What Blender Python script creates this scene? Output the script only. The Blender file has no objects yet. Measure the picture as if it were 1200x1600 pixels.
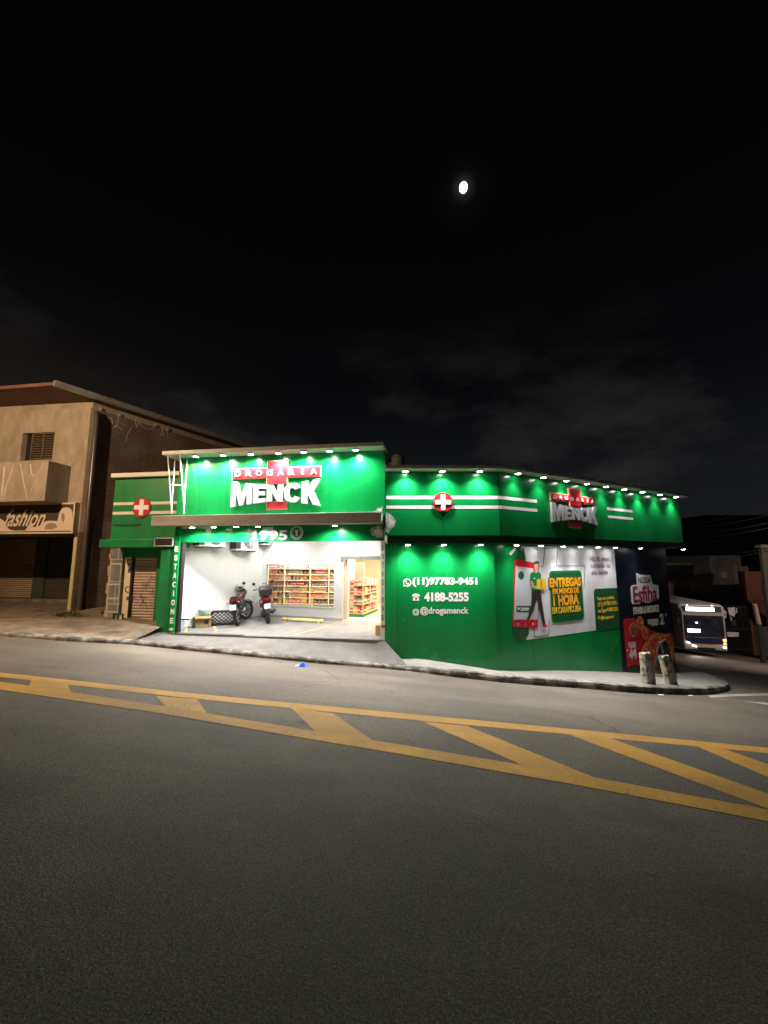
import bpy, bmesh, math, random
from mathutils import Vector, Matrix
from mathutils.geometry import tessellate_polygon
random.seed(11)
R = math.radians
SC = bpy.context.scene
COL = SC.collection

# ------------------------------------------------------------------ camera model
FPX = 601.0
PITCH = math.atan(74 / 601.0)
CP, SP = math.cos(PITCH), math.sin(PITCH)

def ray(px, py):
    dx = (px - 600) / FPX; dy = (800 - py) / FPX
    return Vector((dx, CP - dy * SP, SP + dy * CP))

def at_z(px, py, z):
    r = ray(px, py); return r * (z / r.z)

def at_y(px, py, y):
    r = ray(px, py); return r * (y / r.y)

def clamp(v, a=0.0, b=1.0):
    return max(a, min(b, v))

# ground heights (the camera's eye is z = 0; the street falls away to the far right)
GA, GB, GC = -1.495, -0.09, -0.10

def G(x, y):
    xs = x if x < 45 else 45 + 20 * math.tanh((x - 45) / 20)
    xs = xs if xs > -30 else -30 - 10 * math.tanh((-30 - xs) / 10)
    ys = y if y < 45 else 45 + 15 * math.tanh((y - 45) / 15)
    z = GA + GB * xs + GC * ys
    z -= 0.13 * clamp((y - 9.5) / 3) * clamp((x - 4) / 4)
    return z

def on_ground(px, py, up=0.0):
    r = ray(px, py); t = (GA + up) / (r.z - GB * r.x - GC * r.y)
    for _ in range(30):
        p = r * t
        t *= 1 + 0.8 * ((G(p.x, p.y) + up) / p.z - 1)
    return r * t

# ------------------------------------------------------------------ frames along walls
class Frame:
    def __init__(s, P0, d):
        s.P = Vector((P0[0], P0[1])); s.d = Vector(d).normalized(); s.n = Vector((s.d.y, -s.d.x))
    def pt(s, u, o, z):
        q = s.P + s.d * u + s.n * o
        return Vector((q.x, q.y, z))
    def px(s, x, y, o=0.0):
        r = ray(x, y); q = s.P + s.n * o
        k = (s.n.x * q.x + s.n.y * q.y) / (s.n.x * r.x + s.n.y * r.y)
        p = r * k
        return ((Vector((p.x, p.y)) - s.P).dot(s.d), p.z)
    def xy(s):
        return math.atan2(s.d.y, s.d.x)

# ------------------------------------------------------------------ objects
def tag(o, label=None, cat=None, group=None, kind=None):
    if label: o['label'] = label
    if cat: o['category'] = cat
    if group: o['group'] = group
    if kind: o['kind'] = kind
    return o

def thing(name, label, cat, loc=(0, 0, 0), rz=0.0, group=None, rot=None):
    o = bpy.data.objects.new(name, None); COL.objects.link(o)
    o.empty_display_size = 0.1
    o.location = loc; o.rotation_euler = rot if rot else (0, 0, rz)
    return tag(o, label, cat, group)

def base_matrix(o):
    return Matrix.Translation(o.location) @ o.rotation_euler.to_matrix().to_4x4()

class MB:
    """collects polygons; build() links them as ONE mesh object"""
    def __init__(s, mat=None):
        s.v = []; s.f = []; s.m = []; s.mats = []; s.mat = mat
    def _mi(s, mat):
        mat = mat or s.mat
        if mat not in s.mats: s.mats.append(mat)
        return s.mats.index(mat)
    def add(s, vs, fs, mat=None):
        b = len(s.v); s.v += [Vector(v) for v in vs]; k = s._mi(mat)
        for f in fs:
            s.f.append([b + i for i in f]); s.m.append(k)
        return s
    def hexa(s, p, mat=None):
        return s.add(p, [(0, 3, 2, 1), (4, 5, 6, 7), (0, 1, 5, 4), (1, 2, 6, 5), (2, 3, 7, 6), (3, 0, 4, 7)], mat)
    def box(s, c, sz, rz=0.0, mat=None, M=None):
        x, y, z = sz[0] / 2, sz[1] / 2, sz[2] / 2
        p = [Vector(q) for q in ((-x, -y, -z), (x, -y, -z), (x, y, -z), (-x, y, -z), (-x, -y, z), (x, -y, z), (x, y, z), (-x, y, z))]
        T = Matrix.Translation(Vector(c)) @ (M.to_4x4() if M else Matrix.Rotation(rz, 4, 'Z'))
        return s.hexa([T @ q for q in p], mat)
    def fbox(s, F, u0, u1, o0, o1, z0, z1, mat=None):
        # o1 is the outer side
        return s.hexa([F.pt(u0, o1, z0), F.pt(u1, o1, z0), F.pt(u1, o0, z0), F.pt(u0, o0, z0),
                       F.pt(u0, o1, z1), F.pt(u1, o1, z1), F.pt(u1, o0, z1), F.pt(u0, o0, z1)], mat)
    def prism(s, loops, fn, d0, d1, mat=None):
        """loops: outer 2D loop and holes; fn(a, b, depth) -> point; d1 is the visible side"""
        if not isinstance(loops[0][0], (list, tuple, Vector)): loops = [loops]
        flat = [p for l in loops for p in l]
        tris = tessellate_polygon([[Vector((p[0], p[1], 0)) for p in l] for l in loops])
        n = len(flat)
        vs = [fn(p[0], p[1], d1) for p in flat] + [fn(p[0], p[1], d0) for p in flat]
        fs = []
        for t in tris:
            a, b, c = [Vector((flat[i][0], flat[i][1])) for i in t]
            t = list(t) if (b - a).cross(c - a) > 0 else [t[0], t[2], t[1]]
            fs.append(t); fs.append([n + t[2], n + t[1], n + t[0]])
        k = 0
        for l in loops:
            m = len(l)
            ar = sum(l[i][0] * l[(i + 1) % m][1] - l[(i + 1) % m][0] * l[i][1] for i in range(m))
            hole = l is not loops[0]
            for i in range(m):
                a, b = k + i, k + (i + 1) % m
                q = [a, n + a, n + b, b]
                if (ar < 0) != hole: q.reverse()
                fs.append(q)
            k += m
        return s.add(vs, fs, mat)
    def poly(s, F, pts, o0, o1, mat=None):
        return s.prism(pts, lambda a, b, d: F.pt(a, d, b), o0, o1, mat)
    def tube(s, pts, r, n=8, mat=None, closed=False, cap=True):
        pts = [Vector(p) for p in pts]; m = len(pts); vs = []; fs = []
        rs = r if isinstance(r, (list, tuple)) else [r] * m
        prev = None
        for i, p in enumerate(pts):
            a = pts[(i - 1) % m] if (closed or i > 0) else p
            b = pts[(i + 1) % m] if (closed or i < m - 1) else p
            t = (b - a).normalized()
            if prev is None:
                ref = Vector((0, 0, 1)) if abs(t.z) < 0.9 else Vector((1, 0, 0))
            else: ref = prev
            x = (ref - t * ref.dot(t)).normalized(); y = t.cross(x); prev = x
            for k in range(n):
                an = 2 * math.pi * k / n
                vs.append(p + (x * math.cos(an) + y * math.sin(an)) * rs[i])
        for i in range(m if closed else m - 1):
            j = (i + 1) % m
            for k in range(n):
                fs.append((i * n + k, i * n + (k + 1) % n, j * n + (k + 1) % n, j * n + k))
        if cap and not closed:
            fs.append(tuple(range(n - 1, -1, -1))); fs.append(tuple((m - 1) * n + k for k in range(n)))
        return s.add(vs, fs, mat)
    def cyl(s, a, b, r, r2=None, n=16, mat=None):
        return s.tube([a, b], [r, r if r2 is None else r2], n, mat)
    def lathe(s, prof, c=(0, 0, 0), axis='Z', n=16, mat=None, M=None):
        c = Vector(c); vs = []; fs = []; m = len(prof)
        for k in range(n):
            an = 2 * math.pi * k / n
            for (r, h) in prof:
                q = Vector((r * math.cos(an), r * math.sin(an), h))
                if axis == 'X': q = Vector((q.z, q.x, q.y))
                if axis == 'Y': q = Vector((q.x, q.z, -q.y))
                if M: q = M @ q
                vs.append(c + q)
        for k in range(n):
            j = (k + 1) % n
            for i in range(m - 1):
                fs.append((k * m + i, j * m + i, j * m + i + 1, k * m + i + 1))
        return s.add(vs, fs, mat)
    def ball(s, c, r, n=12, mat=None, sc=(1, 1, 1)):
        m = max(6, n // 2)
        prof = [(max(1e-4, math.sin(math.pi * i / m)), -math.cos(math.pi * i / m)) for i in range(m + 1)]
        vs = []; fs = []
        for k in range(n):
            an = 2 * math.pi * k / n
            for (rr, h) in prof:
                vs.append(Vector(c) + Vector((rr * math.cos(an) * r * sc[0], rr * math.sin(an) * r * sc[1], h * r * sc[2])))
        L = m + 1
        for k in range(n):
            j = (k + 1) % n
            for i in range(m):
                fs.append((k * L + i, j * L + i, j * L + i + 1, k * L + i + 1))
        return s.add(vs, fs, mat)
    def mesh(s, vs, fs, fn, mat=None):
        return s.add([fn(v) for v in vs], fs, mat)
    def build(s, name, parent=None, smooth=False, world=True, bevel=0.0, merge=False):
        me = bpy.data.meshes.new(name)
        me.from_pydata([tuple(v) for v in s.v], [], s.f)
        for m in s.mats: me.materials.append(m)
        me.polygons.foreach_set('material_index', s.m)
        if merge or bevel > 0:
            bm = bmesh.new(); bm.from_mesh(me)
            if merge: bmesh.ops.remove_doubles(bm, verts=bm.verts, dist=1e-5)
            if bevel > 0:
                bmesh.ops.remove_doubles(bm, verts=bm.verts, dist=1e-6)
                es = [e for e in bm.edges if len(e.link_faces) == 2 and e.calc_face_angle(0) > 0.5]
                bmesh.ops.bevel(bm, geom=es, offset=bevel, segments=2, affect='EDGES', profile=0.5, clamp_overlap=True)
            bm.to_mesh(me); bm.free()
        if smooth:
            me.polygons.foreach_set('use_smooth', [True] * len(me.polygons))
            try: me.set_sharp_from_angle(angle=R(40))
            except Exception: pass
        me.update()
        o = bpy.data.objects.new(name, me); COL.objects.link(o)
        if parent:
            o.parent = parent
            if world:
                M = Matrix.Identity(4); p = parent; ch = []
                while p: ch.append(p); p = p.parent
                for p in reversed(ch): M = M @ p.matrix_parent_inverse @ base_matrix(p)
                o.matrix_parent_inverse = M.inverted()
        return o

def struct(mb, name, **k):
    return tag(mb.build(name, **k), kind='structure')

def copy_tree(o, parent=None):
    c = o.copy(); COL.objects.link(c)
    if parent: c.parent = parent
    for ch in list(o.children): copy_tree(ch, c)
    return c

# ------------------------------------------------------------------ lettering
_glyph = {}
def glyph(txt, bold=0.0):
    key = (txt, bold)
    if key not in _glyph:
        cu = bpy.data.curves.new('lettering', 'FONT'); cu.body = txt; cu.size = 1.0
        cu.offset = bold; cu.resolution_u = 4; cu.fill_mode = 'FRONT'
        ob = bpy.data.objects.new('lettering', cu); COL.objects.link(ob)
        bpy.context.view_layer.update()
        me = bpy.data.meshes.new_from_object(ob)
        vs = [(v.co.x, v.co.y) for v in me.vertices]; fs = [list(p.vertices) for p in me.polygons]
        bpy.data.objects.remove(ob); bpy.data.meshes.remove(me); bpy.data.curves.remove(cu)
        _glyph[key] = (vs, fs)
    return _glyph[key]

def put_text(mb, txt, fn, box, bold=0.012, depth=0.0, mat=None, shear=0.0, keep=False, back=0.0):
    """letters fitted to box (u0, u1, z0, z1); fn(u, depth, z) -> point"""
    vs, fs = glyph(txt, bold)
    if not vs: return
    x0 = min(v[0] for v in vs); x1 = max(v[0] for v in vs); y0 = min(v[1] for v in vs); y1 = max(v[1] for v in vs)
    u0, u1, z0, z1 = box
    sx = (u1 - u0) / max(1e-6, x1 - x0); sy = (z1 - z0) / max(1e-6, y1 - y0)
    if keep: sx = sy = min(sx, sy)
    P = []
    for v in vs:
        b = (v[1] - y0) * sy; a = u0 + (v[0] - x0) * sx + shear * (b - (z1 - z0) / 2)
        P.append((a, z0 + b))
    F2 = [fn(a, depth, b) for a, b in P]
    mb.add(F2, fs, mat)
    if depth - back > 0.008:                       # built-up letters: give them sides
        cnt = {}
        for f in fs:
            for i in range(len(f)):
                e = (f[i], f[(i + 1) % len(f)]); cnt[e] = 1
        n = len(P); rim = [e for e in cnt if (e[1], e[0]) not in cnt]
        mb.add(F2 + [fn(a, back, b) for a, b in P], [(e[0], e[0] + n, e[1] + n, e[1]) for e in rim], mat)

def spaced(mb, txt, fn, box, fill=0.62, **k):
    u0, u1, z0, z1 = box; w = (u1 - u0) / len(txt)
    for i, ch in enumerate(txt):
        if ch == ' ': continue
        f = fill * (0.35 if ch in 'I1' else 1)
        c = u0 + w * (i + .5)
        put_text(mb, ch, fn, (c - w * f / 2, c + w * f / 2, z0, z1), **k)

def fnF(F):
    return lambda u, o, z: F.pt(u, o, z)

def pxbox(F, x0, y0, x1, y1, o=0.0):
    """box of u and z from two picture corners (top left, bottom right) on the plane of F"""
    a = F.px(x0, y0, o); b = F.px(x1, y1, o)
    return (a[0], b[0], min(a[1], b[1]), max(a[1], b[1]))

def disc(c, r, n=20, ry=None, a0=0.0, a1=360.0):
    ry = ry or r
    m = n if a1 - a0 >= 360 else n + 1
    return [(c[0] + r * math.cos(R(a0 + (a1 - a0) * i / n)), c[1] + ry * math.sin(R(a0 + (a1 - a0) * i / n))) for i in range(m)]

def rrect(u0, u1, z0, z1, r, n=4):
    P = []
    for (cx, cz, a) in ((u1 - r, z1 - r, 0), (u0 + r, z1 - r, 90), (u0 + r, z0 + r, 180), (u1 - r, z0 + r, 270)):
        P += [(cx + r * math.cos(R(a + 90 * i / n)), cz + r * math.sin(R(a + 90 * i / n))) for i in range(n + 1)]
    return P

# ------------------------------------------------------------------ materials
def new_mat(name):
    m = bpy.data.materials.new(name); m.use_nodes = True
    nt = m.node_tree; return m, nt, nt.nodes['Principled BSDF']

def nd(nt, t, **k):
    n = nt.nodes.new(t)
    for a, b in k.items(): setattr(n, a, b)
    return n

def ramp(nt, fac, stops):
    r = nd(nt, 'ShaderNodeValToRGB'); e = r.color_ramp.elements
    while len(e) < len(stops): e.new(0.5)
    for x, (p, c) in zip(e, stops):
        x.position = p; x.color = c if len(c) == 4 else (*c, 1)
    nt.links.new(fac, r.inputs[0]); return r.outputs[0]

def noise(nt, scale, detail=4, rough=0.55, coord='Object', stretch=None):
    tc = nd(nt, 'ShaderNodeTexCoord'); n = nd(nt, 'ShaderNodeTexNoise')
    n.inputs['Scale'].default_value = scale; n.inputs['Detail'].default_value = detail; n.inputs['Roughness'].default_value = rough
    v = tc.outputs[coord]
    if stretch:
        mp = nd(nt, 'ShaderNodeMapping'); mp.inputs['Scale'].default_value = stretch
        nt.links.new(v, mp.inputs[0]); v = mp.outputs[0]
    nt.links.new(v, n.inputs['Vector']); return n.outputs['Fac']

def mixc(nt, fac, a, b, blend='MIX'):
    m = nd(nt, 'ShaderNodeMix', data_type='RGBA', blend_type=blend)
    for s, v in ((0, fac), (6, a), (7, b)):
        if hasattr(v, 'links') or hasattr(v, 'is_linked'): nt.links.new(v, m.inputs[s])
        elif isinstance(v, (int, float)): m.inputs[s].default_value = v
        else: m.inputs[s].default_value = (*v, 1) if len(v) == 3 else v
    return m.outputs[2]

def bump(nt, b, h, strength=0.3, dist=0.02):
    n = nd(nt, 'ShaderNodeBump'); n.inputs['Strength'].default_value = strength; n.inputs['Distance'].default_value = dist
    nt.links.new(h, n.inputs['Height']); nt.links.new(n.outputs[0], b.inputs['Normal'])

def pm(name, col, rough=0.6, metal=0.0, var=0.12, scale=3.0, bmp=0.0, bscale=40.0, spec=0.5, stretch=None, dirt=None, dscale=1.5, dlo=0.5, dhi=0.75):
    m, nt, b = new_mat(name)
    d = tuple(max(0, c * (1 - var)) for c in col); l = tuple(min(1, c * (1 + var)) for c in col)
    c = ramp(nt, noise(nt, scale, 5, stretch=stretch), [(0.3, d), (0.7, l)])
    if dirt:
        f = ramp(nt, noise(nt, dscale, 8, 0.65, stretch=stretch), [(dlo, (0, 0, 0)), (dhi, (1, 1, 1))])
        c = mixc(nt, f, c, dirt)
    nt.links.new(c, b.inputs['Base Color'])
    rr = ramp(nt, noise(nt, scale * 2.3, 3), [(0.3, (rough * .8,) * 3), (0.7, (min(1, rough * 1.2),) * 3)])
    nt.links.new(rr, b.inputs['Roughness'])
    b.inputs['Metallic'].default_value = metal
    b.inputs['Specular IOR Level'].default_value = spec
    if bmp > 0: bump(nt, b, noise(nt, bscale, 6, 0.6), bmp)
    return m

def emat(name, col, strength):
    m, nt, b = new_mat(name)
    b.inputs['Base Color'].default_value = (*col, 1); b.inputs['Emission Color'].default_value = (*col, 1)
    b.inputs['Emission Strength'].default_value = strength
    return m

def glass_mat(name, tint=(1, 1, 1), refl=0.06):
    m, nt, b = new_mat(name); nt.nodes.remove(b)
    t = nd(nt, 'ShaderNodeBsdfTransparent'); t.inputs[0].default_value = (*tint, 1)
    g = nd(nt, 'ShaderNodeBsdfGlossy'); g.inputs['Roughness'].default_value = 0.02
    fr = nd(nt, 'ShaderNodeFresnel'); fr.inputs['IOR'].default_value = 1.3 + refl
    x = nd(nt, 'ShaderNodeMixShader'); nt.links.new(fr.outputs[0], x.inputs[0])
    nt.links.new(t.outputs[0], x.inputs[1]); nt.links.new(g.outputs[0], x.inputs[2])
    nt.links.new(x.outputs[0], nt.nodes['Material Output'].inputs['Surface']); return m

def asphalt_mat():
    m, nt, b = new_mat('asphalt')
    big = noise(nt, 0.35, 5, 0.6)
    patch = ramp(nt, big, [(0.28, (0.090, 0.075, 0.060)), (0.52, (0.142, 0.119, 0.094)), (0.74, (0.188, 0.158, 0.125))])
    # tyre-polished bands along the street
    band = ramp(nt, noise(nt, 0.9, 4, 0.6, stretch=(0.12, 1.0, 1.0)), [(0.35, (0.76,) * 3), (0.65, (1.14,) * 3)])
    c = mixc(nt, 1.0, patch, band, 'MULTIPLY')
    grain = ramp(nt, noise(nt, 95, 3, 0.75), [(0.33, (0.35,) * 3), (0.5, (0.88,) * 3), (0.68, (2.1,) * 3)])
    c = mixc(nt, 1.0, c, grain, 'MULTIPLY')
    vo = nd(nt, 'ShaderNodeTexVoronoi'); vo.inputs['Scale'].default_value = 78
    tc = nd(nt, 'ShaderNodeTexCoord'); nt.links.new(tc.outputs['Object'], vo.inputs['Vector'])
    stone = ramp(nt, vo.outputs['Distance'], [(0.10, (1, 1, 1)), (0.22, (0, 0, 0))])
    sel = ramp(nt, vo.outputs['Color'], [(0.62, (0, 0, 0)), (0.70, (1, 1, 1))])
    k = mixc(nt, 1.0, stone, sel, 'MULTIPLY')
    c = mixc(nt, k, c, (0.42, 0.39, 0.35))
    spots = ramp(nt, noise(nt, 2.6, 6, 0.7), [(0.66, (0, 0, 0)), (0.75, (1, 1, 1))])
    c = mixc(nt, spots, c, (0.045, 0.042, 0.038))
    # hairline cracks where the surface is tired, and old oil drips
    ds = nd(nt, 'ShaderNodeTexNoise'); ds.inputs['Scale'].default_value = 1.1; ds.inputs['Detail'].default_value = 9
    nt.links.new(tc.outputs['Object'], ds.inputs['Vector'])
    wv = mixc(nt, 0.45, (0, 0, 0), ds.outputs['Color'], 'MIX')
    ad = nd(nt, 'ShaderNodeVectorMath', operation='ADD'); nt.links.new(tc.outputs['Object'], ad.inputs[0]); nt.links.new(wv, ad.inputs[1])
    mpv = nd(nt, 'ShaderNodeMapping'); mpv.inputs['Scale'].default_value = (1, 1, 0.01); nt.links.new(ad.outputs[0], mpv.inputs[0])
    ve = nd(nt, 'ShaderNodeTexVoronoi', feature='DISTANCE_TO_EDGE'); ve.inputs['Scale'].default_value = 0.55; nt.links.new(mpv.outputs[0], ve.inputs['Vector'])
    crack = ramp(nt, ve.outputs['Distance'], [(0.002, (0.75,) * 3), (0.008, (0, 0, 0))])
    tired = ramp(nt, noise(nt, 0.45, 3, 0.5), [(0.56, (0, 0, 0)), (0.64, (1, 1, 1))])
    c = mixc(nt, mixc(nt, 1.0, crack, tired, 'MULTIPLY'), c, (0.035, 0.033, 0.030))
    oil = ramp(nt, noise(nt, 0.85, 7, 0.62, stretch=(0.5, 1, 1)), [(0.55, (0, 0, 0)), (0.70, (0.7,) * 3)])
    c = mixc(nt, oil, c, (0.062, 0.058, 0.052))
    nt.links.new(c, b.inputs['Base Color'])
    b.inputs['Roughness'].default_value = 0.78; b.inputs['Specular IOR Level'].default_value = 0.35
    h = mixc(nt, 0.5, grain, vo.outputs['Distance'])
    bump(nt, b, h, 0.42, 0.010)
    return m

def paint_mat(name, col, wear=0.55):
    m, nt, b = new_mat(name)
    grain = ramp(nt, noise(nt, 75, 3, 0.75), [(0.33, (0.62,) * 3), (0.5, (1.0,) * 3), (0.68, (1.25,) * 3)])
    c = mixc(nt, 1.0, mixc(nt, ramp(nt, noise(nt, 1.1, 5, 0.6), [(0.35, (0, 0, 0)), (0.7, (1, 1, 1))]), col, tuple(x * 0.68 for x in col)), grain, 'MULTIPLY')
    big = ramp(nt, noise(nt, 0.9, 5, 0.6), [(0.35, (0.80,) * 3), (0.72, (1.12,) * 3)])
    nz = nd(nt, 'ShaderNodeMath', operation='MULTIPLY'); nt.links.new(noise(nt, 26, 8, 0.8), nz.inputs[0]); nt.links.new(big, nz.inputs[1])
    w = ramp(nt, nz.outputs[0], [(wear, (0, 0, 0)), (wear + 0.08, (1, 1, 1))])
    c = mixc(nt, w, c, (0.11, 0.10, 0.09))
    tyre = ramp(nt, noise(nt, 0.7, 6, 0.65, stretch=(0.3, 1, 1)), [(0.48, (0, 0, 0)), (0.68, (0.6,) * 3)])
    c = mixc(nt, tyre, c, (0.13, 0.095, 0.05))
    nt.links.new(c, b.inputs['Base Color']); b.inputs['Roughness'].default_value = 0.75
    bump(nt, b, grain, 0.4, 0.01)
    return m

def brick_mat(name, c1, c2, mortar, sc=(1, 1, 1), scale=4.0, bw=0.5, bh=0.25, rotate=None):
    m, nt, b = new_mat(name)
    tc = nd(nt, 'ShaderNodeTexCoord'); mp = nd(nt, 'ShaderNodeMapping')
    if rotate: mp.inputs['Rotation'].default_value = rotate
    nt.links.new(tc.outputs['Object'], mp.inputs[0])
    br = nd(nt, 'ShaderNodeTexBrick'); br.inputs['Scale'].default_value = scale
    br.inputs['Color1'].default_value = (*c1, 1); br.inputs['Color2'].default_value = (*c2, 1); br.inputs['Mortar'].default_value = (*mortar, 1)
    br.inputs['Brick Width'].default_value = bw; br.inputs['Row Height'].default_value = bh; br.inputs['Mortar Size'].default_value = 0.018
    nt.links.new(mp.outputs[0], br.inputs['Vector'])
    dirt = ramp(nt, noise(nt, 0.8, 6, 0.65), [(0.4, (0.55,) * 3), (0.65, (1.0,) * 3)])
    c = mixc(nt, 1.0, br.outputs['Color'], dirt, 'MULTIPLY')
    nt.links.new(c, b.inputs['Base Color']); b.inputs['Roughness'].default_value = 0.85
    bump(nt, b, br.outputs['Fac'], -0.3, 0.01)
    return m

def panel_mat(name, col, rough=0.16):
    """glossy coated aluminium sheet: slight waviness, hand marks and dust streaks"""
    m, nt, b = new_mat(name)
    st = ramp(nt, noise(nt, 1.2, 6, 0.6, stretch=(1.6, 1.6, 0.25)), [(0.35, tuple(c * 0.86 for c in col)), (0.7, tuple(min(1, c * 1.1) for c in col))])
    sc = ramp(nt, noise(nt, 7.0, 8, 0.72), [(0.66, (0, 0, 0)), (0.74, (0.5,) * 3)])
    st = mixc(nt, sc, st, tuple(min(1, x * .6 + .05) for x in col))
    nt.links.new(st, b.inputs['Base Color'])
    rr = ramp(nt, noise(nt, 1.7, 6, 0.65), [(0.35, (rough,) * 3), (0.7, (rough * 1.9,) * 3)])
    nt.links.new(rr, b.inputs['Roughness']); b.inputs['Specular IOR Level'].default_value = 0.45
    bump(nt, b, noise(nt, 0.9, 2, 0.4), 0.12, 0.02)
    return m

def corrugated(name, col, pitch=0.09, dark=0.45):
    m, nt, b = new_mat(name)
    tc = nd(nt, 'ShaderNodeTexCoord'); w = nd(nt, 'ShaderNodeTexWave', wave_type='BANDS', bands_direction='Z')
    w.inputs['Scale'].default_value = 0.314 / pitch; w.inputs['Distortion'].default_value = 0.0
    nt.links.new(tc.outputs['Object'], w.inputs['Vector'])
    c = mixc(nt, ramp(nt, noise(nt, 2.5, 6, 0.65), [(0.4, (0, 0, 0)), (0.75, (1, 1, 1))]), col, tuple(x * 0.6 for x in col))
    nt.links.new(c, b.inputs['Base Color']); b.inputs['Roughness'].default_value = 0.5
    bump(nt, b, w.outputs['Fac'], 0.8, 0.03)
    return m
# ------------------------------------------------------------------ material palette
GREEN = panel_mat('green panel', (0.004, 0.240, 0.052))
GREEN_P = pm('green paint', (0.006, 0.20, 0.052), 0.45, var=0.15, scale=2, dirt=(0.02, 0.10, 0.045), dlo=.5, dhi=.8, spec=.4)
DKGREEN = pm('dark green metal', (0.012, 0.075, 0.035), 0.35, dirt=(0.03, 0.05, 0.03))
WHITE = pm('white vinyl', (0.80, 0.80, 0.80), 0.4, var=.03)
CREAM = pm('aged white vinyl', (0.70, 0.68, 0.60), 0.45, var=.06)
SILVER = pm('brushed white letters', (0.52, 0.53, 0.56), 0.35, var=.03)
RED = pm('red acrylic', (0.62, 0.02, 0.03), 0.3, var=.05)
DRED = pm('deep red', (0.34, 0.02, 0.03), 0.4, var=.05)
GOLD = pm('gold edging', (0.75, 0.55, 0.30), 0.4, var=.06)
GREYM = pm('grey painted metal', (0.42, 0.40, 0.38), 0.5, var=.1, scale=5, stretch=(1, 1, 3), dirt=(.25, .23, .21), dlo=.52, dhi=.8)
PALEM = pm('pale metal edge', (0.55, 0.56, 0.55), 0.45, var=.1, dirt=(.35, .34, .31))
BLACK = pm('black plastic', (0.012, 0.012, 0.013), 0.45)
RUBBER = pm('rubber', (0.016, 0.016, 0.017), 0.8, bmp=.2)
CHROME = pm('chrome', (0.6, 0.6, 0.62), 0.2, metal=1.0, var=.05)
DKMET = pm('dark metal', (0.06, 0.06, 0.065), 0.4, metal=.6)
WALLW = pm('white painted wall', (0.72, 0.72, 0.70), 0.75, var=.03, scale=1.5, bmp=.08, bscale=60, dirt=(.62, .60, .55), dscale=1.1, dlo=.55, dhi=.85)
CEILW = pm('white ceiling', (0.8, 0.8, 0.79), 0.8, var=.02)
TILE = pm('lot concrete', (0.20, 0.198, 0.192), 0.6, var=.12, scale=2.2, bmp=.12, bscale=30, dirt=(.125, .122, .118), dscale=2.4, dlo=.48, dhi=.72)
CONC = pm('sidewalk concrete', (0.165, 0.161, 0.155), 0.85, var=.14, scale=2.5, bmp=.25, bscale=45, dirt=(.12, .115, .108), dscale=2.2, dlo=.5, dhi=.72)
CONCR = pm('pale sidewalk concrete', (0.225, 0.215, 0.195), 0.85, var=.14, scale=3.1, bmp=.3, bscale=40, dirt=(.19, .178, .158), dscale=2.7, dlo=.5, dhi=.74)
KERB = pm('kerb stone', (0.26, 0.245, 0.215), 0.9, var=.3, scale=6, bmp=.6, bscale=22, dirt=(.06, .055, .048), dscale=3.5, dlo=.40, dhi=.56)
EARTH = pm('worn dirt pavement', (0.22, 0.17, 0.12), 0.95, var=.3, scale=3.5, bmp=.5, bscale=28, dirt=(.09, .07, .05), dscale=2.2, dlo=.48, dhi=.68)
GROUNDM = pm('bare ground', (0.10, 0.085, 0.065), 0.95, var=.25, scale=.7)
ASPH = asphalt_mat()
YPAINT = paint_mat('yellow road paint', (0.62, 0.31, 0.032), .56)
WPAINT = paint_mat('white road paint', (0.55, 0.55, 0.52), .54)
YLINE = pm('yellow bay paint', (0.62, 0.47, 0.10), 0.7, dirt=(.40, .36, .25), dscale=7, dlo=.5, dhi=.6)
PLASTER = pm('stained render', (0.34, 0.29, 0.22), 0.9, var=.2, scale=2.6, bmp=.3, bscale=26, stretch=(1.5, 1.5, .7), dirt=(.24, .20, .145), dscale=1.5, dlo=.50, dhi=.74)
LAMPLENS = emat('lit lamp lens', (1.0, 0.98, 0.94), 55)
NAVY = panel_mat('navy printed panel', (0.006, 0.008, 0.022), .3)
POSTW = panel_mat('white printed panel', (0.80, 0.79, 0.83), .35)
POSTD = panel_mat('dark green print', (0.015, 0.10, 0.035), .25)
YEL = pm('yellow print', (0.85, 0.55, 0.03), 0.4, var=.05)
ORANGE = pm('orange print', (0.80, 0.30, 0.02), 0.4, var=.1)
SKIN = pm('printed skin tone', (0.62, 0.33, 0.22), 0.5, var=.05)
GREYP = pm('grey print', (0.55, 0.56, 0.62), 0.4, var=.06)
CREAMW = pm('cream interior', (0.78, 0.66, 0.50), 0.6, var=.03)

# ------------------------------------------------------------------ frames of the buildings
A = Vector((-5.46, 10.07)); B = Vector((0.02, 9.29))
FM = Frame(A, B - A)                      # tall fascia over the parking bay
UM = (B - A).length
FC = Frame((0.03, 8.86), (1, 0))          # short fascia beside it
D3 = (0.878, 0.479)
C0 = Vector((2.70, 8.86)); FR = Frame(C0, D3)    # long fascia along the side street
SB = 0.34                                 # how far the wall below stands back
FCW = Frame((0.03, 8.86 + SB), (1, 0))
CW = Vector((2.61, 9.20)); FRW = Frame(CW, D3)
FW = Frame((-5.40, 10.50), B - A)         # low wing on the left
LZ = -1.87                                # floor of the parking bay

# ------------------------------------------------------------------ ground, road, pavements
def sheet(x0, x1, y0, y1, st, zf, keep=None):
    mb = MB(); nx = int(round((x1 - x0) / st)); ny = int(round((y1 - y0) / st)); idx = {}
    vs = []; fs = []
    def v(i, j):
        if (i, j) not in idx:
            x = x0 + i * st; y = y0 + j * st; idx[(i, j)] = len(vs); vs.append((x, y, zf(x, y)))
        return idx[(i, j)]
    for i in range(nx):
        for j in range(ny):
            if keep and not keep(x0 + (i + .5) * st, y0 + (j + .5) * st): continue
            fs.append((v(i, j), v(i + 1, j), v(i + 1, j + 1), v(i, j + 1)))
    mb.add(vs, fs); return mb

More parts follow.
